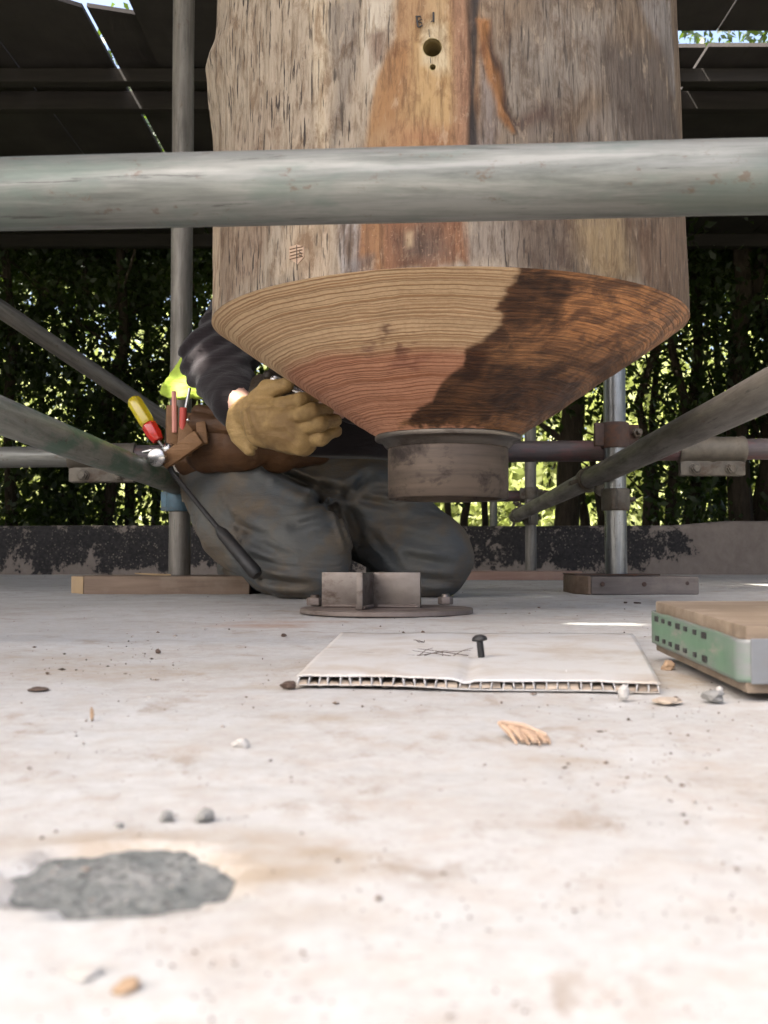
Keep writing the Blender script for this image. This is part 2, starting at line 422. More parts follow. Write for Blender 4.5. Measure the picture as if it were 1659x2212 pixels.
class MB:
    """collects shapes in world (or thing-local) metres and links them as one mesh"""
    def __init__(s): s.v = []; s.f = []
    def add(s, vs, fs):
        b = len(s.v); s.v += [tuple(v) for v in vs]; s.f += [tuple(i + b for i in f) for f in fs]; return s
    def box(s, c, size, rot=None):
        c = Vector(c); h = [d/2 for d in size]
        vs = [Vector((x*h[0], y*h[1], z*h[2])) for x in (-1, 1) for y in (-1, 1) for z in (-1, 1)]
        if rot is not None: vs = [rot @ v for v in vs]
        return s.add([c + v for v in vs], [(0,1,3,2), (4,6,7,5), (0,4,5,1), (2,3,7,6), (0,2,6,4), (1,5,7,3)])
    def prism(s, pts, z0, z1):
        n = len(pts)
        if sum(pts[i][0]*pts[(i+1) % n][1]-pts[(i+1) % n][0]*pts[i][1] for i in range(n)) < 0: pts = pts[::-1]
        vs = [(p[0], p[1], z0) for p in pts] + [(p[0], p[1], z1) for p in pts]
        fs = [tuple(range(n))[::-1], tuple(range(n, 2*n))] + [(i, (i+1) % n, n+(i+1) % n, n+i) for i in range(n)]
        return s.add(vs, fs)
    def frame(s, d):
        d = Vector(d).normalized(); q = d.to_track_quat('Z', 'Y').to_matrix(); return q
    def lathe(s, p, d, prof, n=24, closed=False, a0=0):
        """prof: (radius, height along d) list, revolved about the line p + d"""
        q = s.frame(d); p = Vector(p); vs = []; fs = []
        for r, h in prof:
            for i in range(n):
                a = a0 + 2*math.pi*i/n; vs.append(p + q @ Vector((r*math.cos(a), r*math.sin(a), h)))
        m = len(prof)
        for j in range(m if closed else m-1):
            for i in range(n):
                a, b = j*n+i, j*n+(i+1) % n; c, e = ((j+1) % m)*n+(i+1) % n, ((j+1) % m)*n+i
                fs.append((a, b, c, e))
        if not closed:
            fs.append(tuple(range(n))[::-1]); fs.append(tuple(range((m-1)*n, m*n)))
        return s.add(vs, fs)
    def cyl(s, p0, p1, r, n=20, r1=None, ch=0.0):
        d = Vector(p1)-Vector(p0); L = d.length; r1 = r if r1 is None else r1
        if ch: prof = [(r-ch, 0), (r, ch), (r1, L-ch), (r1-ch, L)]
        else: prof = [(r, 0), (r1, L)]
        return s.lathe(p0, d, prof, n)
    def ball(s, c, r, n=14):
        prof = [(max(1e-4, r*math.sin(math.pi*k/8)), -r*math.cos(math.pi*k/8)) for k in range(9)]
        return s.lathe(c, (0, 0, 1), prof, n)
    def path(s, pts, rad, n=8):
        pts = [Vector(p) for p in pts]; rad = rad if isinstance(rad, (list, tuple)) else [rad]*len(pts)
        vs = []; fs = []
        up = Vector((.13, .2, 1)).normalized()
        for i, p in enumerate(pts):
            d = (pts[min(i+1, len(pts)-1)] - pts[max(i-1, 0)]).normalized()
            a = d.cross(up)
            if a.length < .05: a = d.cross(Vector((1, 0, 0)))
            a.normalize(); b = d.cross(a)
            for k in range(n):
                t = 2*math.pi*k/n; vs.append(p + (a*math.cos(t) + b*math.sin(t))*rad[i])
        for i in range(len(pts)-1):
            for k in range(n):
                fs.append((i*n+k, i*n+(k+1) % n, (i+1)*n+(k+1) % n, (i+1)*n+k))
        fs.append(tuple(range(n))); fs.append(tuple(range((len(pts)-1)*n, len(pts)*n))[::-1])
        return s.add(vs, fs)
    def build(s, name, mat, parent=None, bevel=0, smooth=False, seg=2, rough=0.0, loc=None, sub=0):
        """parent: a thing at its base; vertices are turned into its local space. loc: own origin for a thing of one mesh"""
        org = Vector((0, 0, 0))
        if parent is not None: org = wloc(parent)
        elif loc is not None: org = Vector(loc)
        bm = bmesh.new()
        vv = [bm.verts.new(Vector(v) - org) for v in s.v]
        for f in s.f:
            try: bm.faces.new([vv[i] for i in f])
            except ValueError: pass
        bmesh.ops.recalc_face_normals(bm, faces=bm.faces)
        if sub: bmesh.ops.subdivide_edges(bm, edges=bm.edges, cuts=sub, use_grid_fill=True)
        if bevel:
            es = [e for e in bm.edges if len(e.link_faces) == 2 and e.calc_face_angle(0) > .5]
            bmesh.ops.bevel(bm, geom=es, offset=bevel, segments=seg, profile=.6, affect='EDGES', clamp_overlap=True)
        if rough:
            rr = random.Random(len(s.v))
            for v in bm.verts: v.co += Vector((rr.uniform(-1, 1), rr.uniform(-1, 1), rr.uniform(-1, 1)))*rough
        me = bpy.data.meshes.new(name); bm.to_mesh(me); bm.free()
        me.materials.append(mat)
        if smooth:
            me.shade_smooth()
            me.set_sharp_from_angle(angle=R(38))
        o = bpy.data.objects.new(name, me)
        link(o, parent)
        if parent is None and loc is not None: o.location = loc
        return o

def wloc(o):
    p = Vector((0, 0, 0))
    while o is not None:
        p = p + Vector(o.location); o = o.parent
    return p

def mesh_np(name, V, F, mat, parent=None, smooth=True, org=None, attrs=None):
    """fast mesh from arrays (F: quads or tris, one array)"""
    V = np.asarray(V, float)
    if parent is not None: V = V - np.array(wloc(parent))
    elif org is not None: V = V - np.array(org)
    F = np.asarray(F, int); k = F.shape[1]
    me = bpy.data.meshes.new(name)
    me.vertices.add(len(V)); me.vertices.foreach_set('co', V.astype(np.float32).ravel())
    me.loops.add(F.size); me.loops.foreach_set('vertex_index', F.ravel().astype(np.int32))
    me.polygons.add(len(F)); me.polygons.foreach_set('loop_start', np.arange(0, F.size, k, dtype=np.int32))
    me.update(calc_edges=True); me.validate()
    for nm, arr in (attrs or {}).items():
        arr = np.asarray(arr, np.float32)
        if arr.ndim == 1:
            a = me.attributes.new(nm, 'FLOAT', 'POINT'); a.data.foreach_set('value', arr)
        else:
            a = me.attributes.new(nm, 'FLOAT_COLOR', 'POINT')
            a.data.foreach_set('color', np.hstack([arr, np.ones((len(arr), 1), np.float32)]).ravel())
    me.materials.append(mat)
    if smooth: me.shade_smooth()
    o = bpy.data.objects.new(name, me); link(o, parent)
    if parent is None and org is not None: o.location = org
    return o

def nets(fn, lo, hi, h):
    """surface nets: a closed surface of the distance field fn(X, Y, Z) on a grid"""
    ax = [np.arange(lo[i], hi[i]+h, h) for i in range(3)]
    X, Y, Z = np.meshgrid(*ax, indexing='ij')
    D = fn(X, Y, Z); I = D < 0
    n = D.shape; c = tuple(k-1 for k in n)
    acc = np.zeros(c+(3,)); cnt = np.zeros(c)
    off = [(a, b, d) for a in (0, 1) for b in (0, 1) for d in (0, 1)]
    def sl(o): return tuple(slice(o[i], n[i]-1+o[i]) for i in range(3))
    for a in off:
        for k in range(3):
            if a[k]: continue
            b = list(a); b[k] = 1; b = tuple(b)
            d0, d1 = D[sl(a)], D[sl(b)]; ch = (d0 < 0) != (d1 < 0)
            t = np.where(ch, d0/np.where(ch, d0-d1, 1), 0)
            for q in range(3):
                acc[..., q] += np.where(ch, a[q] + (t if q == k else 0), 0)
            cnt += ch
    act = cnt > 0; idx = -np.ones(c, int); idx[act] = np.arange(act.sum())
    ii = np.argwhere(act)
    V = (ii + acc[act]/cnt[act][:, None])*h + np.array([a[0] for a in ax])
    F = []
    for k in range(3):
        a, b = (k+1) % 3, (k+2) % 3
        s0 = [slice(None)]*3; s1 = [slice(None)]*3
        s0[k] = slice(0, n[k]-1); s1[k] = slice(1, n[k])
        ch = I[tuple(s0)] != I[tuple(s1)]
        e = np.argwhere(ch); e = e[(e[:, a] > 0) & (e[:, b] > 0) & (e[:, a] < n[a]-1) & (e[:, b] < n[b]-1)]
        pos = I[tuple(s0)][tuple(e.T)]
        def q(da, db):
            f = e.copy(); f[:, a] -= da; f[:, b] -= db; return idx[tuple(f.T)]
        Q = np.stack([q(1, 1), q(0, 1), q(0, 0), q(1, 0)], 1)
        Q[~pos] = Q[~pos][:, ::-1]
        F.append(Q)
    return V, np.vstack(F)

def seg_d(X, Y, Z, p, q, r0, r1):
    p = np.array(p, float); d = np.array(q, float)-p; L2 = max(1e-9, d@d)
    t = np.clip(((X-p[0])*d[0]+(Y-p[1])*d[1]+(Z-p[2])*d[2])/L2, 0, 1)
    return np.sqrt((X-p[0]-t*d[0])**2+(Y-p[1]-t*d[1])**2+(Z-p[2]-t*d[2])**2)-(r0+(r1-r0)*t)
def smin(a, b, k):
    h = np.clip(.5+.5*(b-a)/k, 0, 1); return b*(1-h)+a*h-k*h*(1-h)
def capsules(X, Y, Z, caps, k):
    d = None
    for p, q, r0, r1 in caps:
        e = seg_d(X, Y, Z, p, q, r0, r1); d = e if d is None else smin(d, e, k)
    return d

def poly_sd(px, py, poly):
    """signed distance (negative inside) to a polygon, vectorised"""
    d = np.full(px.shape, 1e9); ins = np.zeros(px.shape, bool); n = len(poly)
    for i in range(n):
        ax, ay = poly[i]; bx, by = poly[(i+1) % n]
        ex, ey = bx-ax, by-ay; t = np.clip(((px-ax)*ex+(py-ay)*ey)/max(1e-12, ex*ex+ey*ey), 0, 1)
        d = np.minimum(d, (px-ax-t*ex)**2+(py-ay-t*ey)**2)
        c = ((ay > py) != (by > py)) & (px < (bx-ax)*(py-ay)/(by-ay if by != ay else 1e-12)+ax)
        ins ^= c
    return np.where(ins, -1, 1)*np.sqrt(d)

def pipe(name, p0, p1, mat, label, group=None, r=.02415, wall=.004, dents=True, n=40):
    p0, p1 = Vector(p0), Vector(p1); L = (p1-p0).length
    k = max(2, int(L/.04)); vs = []
    prof = [(r-wall, .03)] + [(r-wall, .0)] + [(r, L*i/k) for i in range(k+1)] + [(r-wall, L), (r-wall, L-.03)]
    m = MB(); m.lathe((0, 0, 0), (0, 0, 1), prof, n)
    o = m.build(name, mat, smooth=True)
    co = np.array([v.co for v in o.data.vertices])
    if dents:
        f = fbm(co[:, 0]*30+p0.x*9, co[:, 1]*30, co[:, 2]*5+p0.z*7, 3)*.0005
        rr = np.hypot(co[:, 0], co[:, 1])+1e-9
        co[:, 0] *= 1+f/rr; co[:, 1] *= 1+f/rr
        o.data.vertices.foreach_set('co', co.ravel())
    o.location = p0; o.rotation_euler = (p1-p0).to_track_quat('Z', 'Y').to_euler()
    return tag(o, label, 'scaffold tube', group)

# ================================================================== SETTING
def grid_sheet(name, xs, ys, zf, mat):
    X, Y = np.meshgrid(xs, ys, indexing='ij'); Z = zf(X, Y)
    nx, ny = X.shape; V = np.stack([X, Y, Z], -1).reshape(-1, 3)
    i, j = np.meshgrid(np.arange(nx-1), np.arange(ny-1), indexing='ij'); a = (i*ny+j).ravel()
    F = np.stack([a, a+ny, a+ny+1, a+1], 1)
    return mesh_np(name, V, F, mat)

PATCH = [floor_at(x, y) for x, y in ((5,1918),(22,1880),(75,1850),(135,1835),(215,1826),(330,1818),(400,1826),(455,1852),(512,1885),(505,1910),(455,1938),(400,1962),(330,1978),(255,1982),(190,1985),(160,1988),(120,1968),(60,1965),(20,1945))]
PATCH2 = [(p.x, p.y) for p in PATCH]
def floor_z(X, Y):
    z = fbm(X*5, Y*5, 0.3, 3)*.0012 + fbm(X*38, Y*38, 4.2, 3)*.00045
    z = np.where((Y < 0.1) | (Y > 3.2), 0, z)
    z = np.minimum(z, .0016)
    sd = poly_sd(X+fbm(X*120, Y*120, 8, 3)*.0012, Y+fbm(X*120, Y*120, 2, 3)*.0012, PATCH2)
    return z - np.clip(-sd/.0015, 0, 1)*.007
xs = np.concatenate([[-9, -5, -3, -2], np.linspace(-1.3, 1.3, 420), [2, 3, 5, 9]])
ys = np.concatenate([[-4, -2, -1, -.3], .09*np.exp(np.linspace(0, math.log(3.4/.09), 420)), [4, 5.15]])
floor = grid_sheet('floor', xs, ys, floor_z, M['floor'])
fv = np.empty(len(floor.data.vertices)*3, np.float32); floor.data.vertices.foreach_get('co', fv); fv = fv.reshape(-1, 3)
def smudge(blobs):
    m = np.zeros(len(fv))
    for (x, y, wx, wy, a) in blobs:                       # spilt dust: a centre on the slab, its size in m, its weight
        p = floor_at(x, y); q = np.hypot((fv[:, 0]-p.x)/wx, (fv[:, 1]-p.y)/wy)
        q = q+fbm(fv[:, 0]*22, fv[:, 1]*22, a*7, 4)*.45
        m = np.maximum(m, a*np.clip(1.25-q, 0, 1))
    return m
for nm, bl in (('dust', [(600, 1870, .030, .020, .75), (690, 1850, .016, .012, .8), (300, 1815, .050, .012, .6), (650, 1960, .02, .012, .35), (200, 1450, .13, .05, .5), (60, 1420, .10, .07, .45), (480, 1440, .12, .04, .4), (1450, 1470, .05, .05, .7), (1120, 1445, .2, .03, .4), (700, 1555, .03, .015, .6), (1200, 1645, .025, .012, .7), (590, 1480, .03, .02, .6)]),
               ('rusty', [(575, 1350, .075, .05, .8), (660, 1342, .07, .03, .6), (1000, 1330, .05, .03, .3)])):
    a_ = floor.data.attributes.new(nm, 'FLOAT', 'POINT'); a_.data.foreach_set('value', smudge(bl).astype(np.float32))
tag(floor, kind='structure')
ground = MB().add([(-900, -900, -.06), (900, -900, -.06), (900, 900, -.06), (-900, 900, -.06)], [(0, 1, 2, 3)]).build('ground', M['ground'])
tag(ground, kind='structure')
# grey mortar left in the shallow hole of the slab
X, Y = np.meshgrid(np.linspace(-.115, -.03, 120), np.linspace(.2, .31, 120), indexing='ij')
X, Y = np.meshgrid(np.linspace(min(p[0] for p in PATCH2)-.003, max(p[0] for p in PATCH2)+.003, 130), np.linspace(min(p[1] for p in PATCH2)-.003, max(p[1] for p in PATCH2)+.003, 130), indexing='ij')
sd = poly_sd(X+fbm(X*90, Y*90, 1, 3)*.0012, Y+fbm(X*90, Y*90, 6, 3)*.0012, PATCH2)
Z = -.0022 + fbm(X*40, Y*40, 2.2, 3)*.0009 + fbm(X*300, Y*300, 5.2, 3)*.0005 - np.clip(sd/.004, 0, 1)*.01
nx, ny = X.shape; i, j = np.meshgrid(np.arange(nx-1), np.arange(ny-1), indexing='ij'); a = (i*ny+j).ravel()
mesh_np('mortar_patch', np.stack([X, Y, Z], -1).reshape(-1, 3), np.stack([a, a+ny, a+ny+1, a+1], 1), M['mortar'], floor)

# low tarred wall at the back of the slab
WX0, WX1, WY = -8.0, 8.0, 4.92
wall = empty('low_wall', (0, WY, 0), 'low concrete wall blackened with flaking tar behind the scaffold', 'wall')
xs = np.concatenate([np.linspace(WX0, -2.2, 30), np.linspace(-2.19, 2.2, 300), np.linspace(2.21, WX1, 30)])
def wall_strip():
    prof = [(-.002, -.05), (0, .0), (0, .03), (0, .06), (0, .09), (0, .12), (0, .15), (0, .18), (0, .205), (.012, .223), (.05, .226), (.12, .226), (.2, .222), (.2, -.05)]
    V = []; n = len(prof)
    for x in xs:
        e = .02*max(0, min(1, (x-1.33)/.25))
        for k, (y, z) in enumerate(prof):
            a = vnoise(x*7, z*22, 1.5)*.007+vnoise(x*26, z*60, 4.5)*.003
            V.append((x, WY+y+(a if 0 < k < 9 else 0), z+(vnoise(x*3, 2.2, .4)*.004+e if 8 <= k <= 12 else 0)))
    m = len(xs); i, j = np.meshgrid(np.arange(m-1), np.arange(n-1), indexing='ij'); a = (i*n+j).ravel()
    return np.array(V), np.stack([a, a+n, a+n+1, a+1], 1)
V, F = wall_strip(); mesh_np('wall_body', V, F, M['wall'], wall, smooth=True)

# ------------------------------------------------------------------ barn roof (sheets on purlins), open round the log
RZ = 2.60
roof = empty('barn_roof', (0, 3.5, RZ), 'dark barn roof of sheets with bright slits overhead', 'roof')
def sun_gap(p): return Vector(p) + SUN_DIR*((RZ-p.z)/SUN_DIR.z)
def sheet(pts, z=0.0, t=.02):
    MB().prism([(p[0], p[1]) for p in pts], RZ+z, RZ+z+t).build('roof_sheet', M['roof'], roof)
def rect(x0, y0, x1, y1, z=0.0, cuts=()):
    """a sheet; cuts are rectangles missing from it (x0, y0, x1, y1)"""
    xs_ = sorted({x0, x1} | {min(max(c[k], x0), x1) for c in cuts for k in (0, 2)})
    ys_ = sorted({y0, y1} | {min(max(c[k], y0), y1) for c in cuts for k in (1, 3)})
    if not cuts: sheet([(x0, y0), (x1, y0), (x1, y1), (x0, y1)], z); return
    m = MB()
    for i in range(len(xs_)-1):
        for j in range(len(ys_)-1):
            cx, cy = (xs_[i]+xs_[i+1])/2, (ys_[j]+ys_[j+1])/2
            if not any(c[0] < cx < c[2] and c[1] < cy < c[3] for c in cuts):
                m.prism([(xs_[i], ys_[j]), (xs_[i+1], ys_[j]), (xs_[i+1], ys_[j+1]), (xs_[i], ys_[j+1])], RZ+z, RZ+z+.02)
    m.build('roof_sheet', M['roof'], roof)
GAPS = []
def gap(p, w, l):
    g = sun_gap(p); GAPS.append((g.x-w/2, g.y-l/2, g.x+w/2, g.y+l/2))
gap(at(384, 800, 2.2), .10, .09)            # chinks that let the sun reach the vest, the sleeve, the glove and the slab
gap(at(452, 836, 1.965), .05, .055)
gap(at(506, 866, 1.84), .05, .035)
gap(at(560, 872, 1.78), .06, .02)
gap(floor_at(1120, 1285), .10, .16)
gap(floor_at(1298, 1350), .085, .035)
NEAR = [-4.7, -3.1, -1.16, -.40, .62, 1.6, 3.1, 4.7]
for a, b in zip(NEAR[:-1], NEAR[1:]):
    cuts = [g for g in GAPS if g[2] > a and g[0] < b]
    if a == -.40: cuts.append((-.45, .92, .70, 2.10))
    y1 = 5.06 if a > .5 else 5.42
    ya = -1.0 if a < -.5 or a > 2.5 else .86  # unseen front edge shaped for light: left bays block sun, middle admits skylight
    if a == -3.1:
        rect(a+.004, -1.0, b-.004, 4.30, 0, cuts)
    else:
        rect(a+.004, ya, b-.004, y1, 0 if a < .5 else .006, cuts)
FAR = [-4.7, -3.2, -1.90, -1.39, -.86, -.1, .8, 1.62, 2.9, 4.7]
for k, (a, b) in enumerate(zip(FAR[:-1], FAR[1:])):
    w = {-1.90: .006, -1.39: .011, -.86: .008, .8: .010}.get(a, .003); w2 = {-1.39: .010, -.86: .010, 1.62: .012}.get(b, .003)
    zz = .026 + (.004 if k % 2 else 0)
    if a in (-3.2, -1.90, -1.39):
        e0 = max(4.2, 4.86+.70*(a+1.42)); e1 = min(5.05, 4.86+.70*(b+1.42))
        sheet([(a+w, e0), (b-w2, e1), (b-w2, 8.5), (a+w, 8.5)], zz)
    else: rect(a+w, 5.27 if a > .5 else 4.86 if -1.4 < a < .4 else 4.2, b-w2, 8.5, zz)
for y, h in ((5.47, .07), (5.74, .10), (6.85, .10), (8.3, .10), (.88, .1), (2.3, .1), (3.9, .1)):
    MB().box((0, y, RZ-h/2-.002), (9.3, .07, h)).build('purlin', M['purlin'], roof, bevel=.004)

# ------------------------------------------------------------------ trees beyond the wall
rs = np.random.RandomState(11)
def leaves(P, size, rs, flat=.5):
    """one folded rhombus per point"""
    n = len(P); d = rs.normal(size=(n, 3)); d[:, 2] -= .5; d /= np.linalg.norm(d, axis=1)[:, None]
    u = rs.normal(size=(n, 3)); u -= (u*d).sum(1)[:, None]*d; u /= np.linalg.norm(u, axis=1)[:, None]
    nn = np.cross(d, u); s = size*rs.uniform(.6, 1.4, (n, 1))
    tip, base = P+d*s, P-d*s*.6
    l = P+u*s*.42+nn*s*.16; r = P-u*s*.42+nn*s*.16
    V = np.stack([base, l, tip, r], 1).reshape(-1, 3); F = np.arange(4*n).reshape(n, 4)
    return V, F, np.repeat(rs.rand(n), 4)
def crown_points(rs, n, kind):
    """a clumpy crown above, thin hanging sprays below (local to the foot of the tree)"""
    K = 60; c = np.stack([rs.normal(0, 1.0, K), rs.normal(0, .95, K), rs.uniform(2.72, 3.55, K)], 1)
    i = rs.randint(0, K, n); P = c[i]+rs.normal(0, .30, (n, 3))
    lowK = kind['sprays']; cl = np.stack([rs.normal(0, .62, lowK), rs.normal(0, .40, lowK), kind['low']+(2.75-kind['low'])*rs.rand(lowK)**kind['pow']], 1)
    m = kind['low_n']; j = rs.randint(0, lowK, m); Q = cl[j]+rs.normal(0, 1, (m, 3))*np.array([.15, .15, .12])
    return np.vstack([P[(P[:, 2] > 2.70)], Q])
KINDS = [dict(sprays=48, low=.10, low_n=3300, pow=.8), dict(sprays=45, low=.3, low_n=900, pow=.5), dict(sprays=40, low=.9, low_n=420, pow=.4)]
CROWN = []
for kd in KINDS:
    for rep in range(2):
        V, F, A = leaves(crown_points(rs, 7500, kd), .046, rs); CROWN.append((V, F, A))
crown_mesh = {}
def tree(x, y, w, kind, label, group, lean=(0, 0), ivy=0):
    t = empty('tree', (x, y, -.06), label, 'tree', group)
    rr = random.Random(int(x*1000)+77)
    pts = []; rad = []
    for k in range(9):
        z = k*.48; pts.append((x+lean[0]*z+rr.uniform(-.03, .03)*min(k, 3), y+lean[1]*z+rr.uniform(-.03, .03), z-.06)); rad.append(w*(1.25 if k == 0 else 1-.07*k))
    m = MB(); m.path(pts, rad, 9)
    for k in range(7):                                     # side limbs
        z = rr.uniform(.5, 3.2); b = Vector((x+lean[0]*z, y+lean[1]*z, z)); a = rr.uniform(0, 6.28); L = rr.uniform(.4, 1.1)
        d = Vector((math.cos(a), math.sin(a)*.5, rr.uniform(.2, 1.1)))
        e1, e2 = b+d*L*.5+Vector((0, 0, rr.uniform(-.1, .05))), b+d*L
        m.path([b, e1, e2], [w*.28, w*.2, w*.07], 5)
    m.build('trunk', M['bark'], t, smooth=True)
    ci = kind*2+rr.randint(0, 1)
    if ci not in crown_mesh:
        V, F, A = CROWN[ci]; o = mesh_np('crown', V, F, M['leaf'], None, False, None, {'leafrnd': A}); COL.objects.unlink(o)
        crown_mesh[ci] = o.data; bpy.data.objects.remove(o)
    o = bpy.data.objects.new('crown', crown_mesh[ci]); link(o, t); o.rotation_euler = (0, 0, rr.uniform(-.5, .5)+(math.pi if rr.random() < .5 else 0))
    return t
def tx(px, Y): return (px-CX)/FPX*Y
TREES = [  # px of the trunk in the view, distance, radius, crown kind
 (-330, 9.3, .06, 0), (-180, 8.9, .05, 0), (-60, 9.6, .07, 0), (24, 8.9, .055, 0), (98, 9.9, .04, 0), (150, 9.2, .045, 0), (232, 9.0, .06, 0), (285, 9.5, .05, 1), (333, 10.2, .045, 1), (430, 9.3, .05, 0),
 (520, 9.8, .05, 1), (640, 9.2, .05, 1), (760, 10.1, .06, 1), (880, 9.4, .05, 1), (968, 9.0, .03, 2), (1000, 9.9, .04, 2), (1048, 10.4, .035, 2), (1218, 8.9, .11, 2), (1262, 9.8, .05, 2), (1294, 9.2, .035, 1), (1392, 9.0, .045, 2), (1418, 10.0, .04, 2),
 (1452, 9.0, .05, 2), (1492, 9.3, .065, 2), (1512, 10.4, .05, 1), (1560, 9.6, .04, 2), (1604, 8.8, .11, 0), (1650, 9.0, .09, 0), (1740, 9.2, .08, 0), (1850, 9.4, .07, 0), (1980, 9.0, .07, 1)]
# ------------------------------------------------------------------ sunlit bushes and sky gaps behind them
bush_mesh = []
for k in range(3):
    K = 60; n = 5200
    c = np.stack([rs.normal(0, .95, K), rs.normal(0, .6, K), np.abs(rs.normal(0, 1, K))*1.25+.1], 1)
    P = c[rs.randint(0, K, n)]+rs.normal(0, .22, (n, 3)); P = P[P[:, 2] > 0]
    V, F, A = leaves(P, .085, rs); o = mesh_np('foliage', V, F, M['bushleaf'], None, False, None, {'leafrnd': A}); COL.objects.unlink(o); bush_mesh.append(o.data); bpy.data.objects.remove(o)
NTH = ['first', 'second', 'third', 'fourth', 'fifth', 'sixth', 'seventh', 'eighth', 'ninth', 'tenth', 'eleventh', 'twelfth', 'thirteenth', 'fourteenth', 'fifteenth']
def zone(px): return 0 if px < 0 else 1 if px < 450 else 2 if px < 1130 else 3 if px < 1659 else 4
ZN = ['rooted unseen beyond the left edge', 'left of the log', 'behind the log', 'right of the log', 'rooted unseen beyond the right edge']
order = {}
for px_, *_r in sorted(TREES): order[px_] = (zone(px_), sum(1 for q in TREES if zone(q[0]) == zone(px_) and q[0] < px_))
SHADE_TREES = [(sx_*(5.6+.35*(q % 2)), .6+1.25*q) for sx_ in (-1, 1) for q in range(7)]  # unseen trees added at both sides to dim the light under the roof
TREES += [(CX+x/Y*FPX, Y, .06, 0) for x, Y in SHADE_TREES]
for px_, *_r in TREES: order[px_] = (zone(px_), sum(1 for q in TREES if zone(q[0]) == zone(px_) and q[0] < px_))
for n_, (px, Y, w, kd) in enumerate(TREES):
    desc = {0: 'dark tree with hanging foliage', 1: 'thin dark tree, scattered leaves', 2: 'slender dark trunk amid bright gaps'}[kd]
    if w >= .085: desc = 'stout dark trunk'
    z_, k_ = order[px]
    tree(tx(px, Y), Y, w, kd, f'{desc}, {NTH[k_]} from the left {ZN[z_]}', 'trees beyond the low wall', (random.Random(n_).uniform(-.035, .035), 0))
BUSH = [(-900, 21.5, 2.0), (-520, 20.5, 1.9), (-230, 21.4, 1.9), (0, 19.8, 1.7), (200, 20.8, 1.75), (400, 20.2, 1.7), (600, 21, 1.8), (800, 20, 1.7), (960, 21, 1.75), (1120, 19.9, 1.65), (1290, 21, 1.8), (1440, 20, 1.7), (1590, 20.8, 1.85), (1760, 20, 1.8), (2000, 21, 1.9), (2400, 21.5, 2.1)]
for n_, (px, Y, s) in enumerate(BUSH):
    z_ = zone(px); k_ = sum(1 for q in BUSH if zone(q[0]) == z_ and q[0] < px)
    b = empty('bush', (tx(px, Y), Y, -.06), f'sunlit yellow green bush behind the trunks, {NTH[k_]} from the left {ZN[z_]}', 'bush', 'sunlit bushes behind the trees')
    rr = random.Random(n_)
    m = MB()
    for k in range(5):
        a = rr.uniform(0, 6.28); m.path([(tx(px, Y)+.1*math.cos(a), Y+.1*math.sin(a), -.06), (tx(px, Y)+.5*math.cos(a), Y+.4*math.sin(a), 1.2), (tx(px, Y)+.8*math.cos(a), Y+.6*math.sin(a), 2.2)], [.04, .03, .01], 6)
    m.build('stems', M['bark'], b)
    o = bpy.data.objects.new('foliage', bush_mesh[n_ % 3]); link(o, b); o.rotation_euler = (0, 0, rr.uniform(0, 6)); o.scale = (s, s, s*rr.uniform(.85, 1.15))

# ================================================================== SCAFFOLD
def line_at(a, b, ext0=0.0, ext1=0.0):
    d = (b-a).normalized(); return a-d*ext0, b+d*ext1
G_T = None
p0, p1 = line_at(at(0, 420, .72), at(1659, 382, .685), 1.3, 1.3)
pipe('scaffold_tube', p0, p1, M['tube_front'], 'thick pale galvanised rail crossing the whole picture in front of the log', n=56)
LP = at(387.5, 1240, 2.39); RP = at(1331, 1238, 2.35); FP = at(1147, 1232, 4.5)
pipe('scaffold_tube', (LP.x, LP.y, .0385), (LP.x, LP.y, 2.55), M['tube_brown'], 'upright grey standard left of the log, foot on a timber board')
pipe('scaffold_tube', (RP.x, RP.y, .0425), (RP.x, RP.y, 2.45), M['tube_shiny'], 'upright shiny standard right of the log, foot on a dark board')
pipe('scaffold_tube', (FP.x, FP.y, .0), (FP.x, FP.y, 2.45), M['tube_brown'], 'far thin upright standard in front of the black wall, right of the steel sleeve')
xp = at(1066, 1110, 6.6); pipe('scaffold_tube', (xp.x, xp.y, -.06), (xp.x, xp.y, 2.4), M['tube'], 'pale post standing beyond the low wall, seen under the steel sleeve')
LZ0, LZ1 = at(0, 988, 2.462), at(1659, 970, 2.462)
dL = (LZ1-LZ0)/1659
jL, jR = LZ0+dL*222, LZ0+dL*1536
pipe('scaffold_tube', LZ0-dL*1400, jL-dL*1, M['tube'], 'level galvanised ledger at the left edge, ending in a sleeve coupler')
pipe('scaffold_tube', jL+dL*1, jR-dL*1, M['tube_red'], 'dull dark red ledger running level behind the steel sleeve and the person')
pipe('scaffold_tube', jR+dL*1, LZ1+dL*1300, M['tube_red'], 'dark ledger end at the right edge, beyond the right sleeve coupler')
TL0, TL1 = at(0, 897, 1.37), at(374, 1042, 2.33)
p0, p1 = line_at(TL0, TL1, 1.6, .11)
pipe('scaffold_tube', p0, p1, M['tube_green'], 'tube with green paint traces running back from the left edge to the left standard')
TR0, TR1 = at(1659, 843, 1.25), at(1118, 1113, 4.44)
p0, p1 = line_at(TR0, TR1, 1.2, .14)
pipe('scaffold_tube', p0, p1, M['tube_brown'], 'bare brown grey tube running back from the right edge past the right standard')
p0, p1 = line_at(at(0, 667, 2.9), at(355, 905, 3.4), 1.6, .45)
pipe('scaffold_tube', p0, p1, M['tube_brown'], 'sloping brace falling from the left edge behind the left standard')
p0, p1 = at(900, 1073, 4.58), at(1214, 1071, 4.58)
fr = pipe('scaffold_tube', p0, p1, M['tube_red'], 'short far red tube low behind the steel sleeve, with blue end')
MB().lathe(p1-Vector((.022, 0, 0)), (1, 0, 0), [(.0247, 0), (.0262, 0), (.0262, .03), (.0247, .03)], 24, True).build('blue_tape', M['bluepaint'], None)
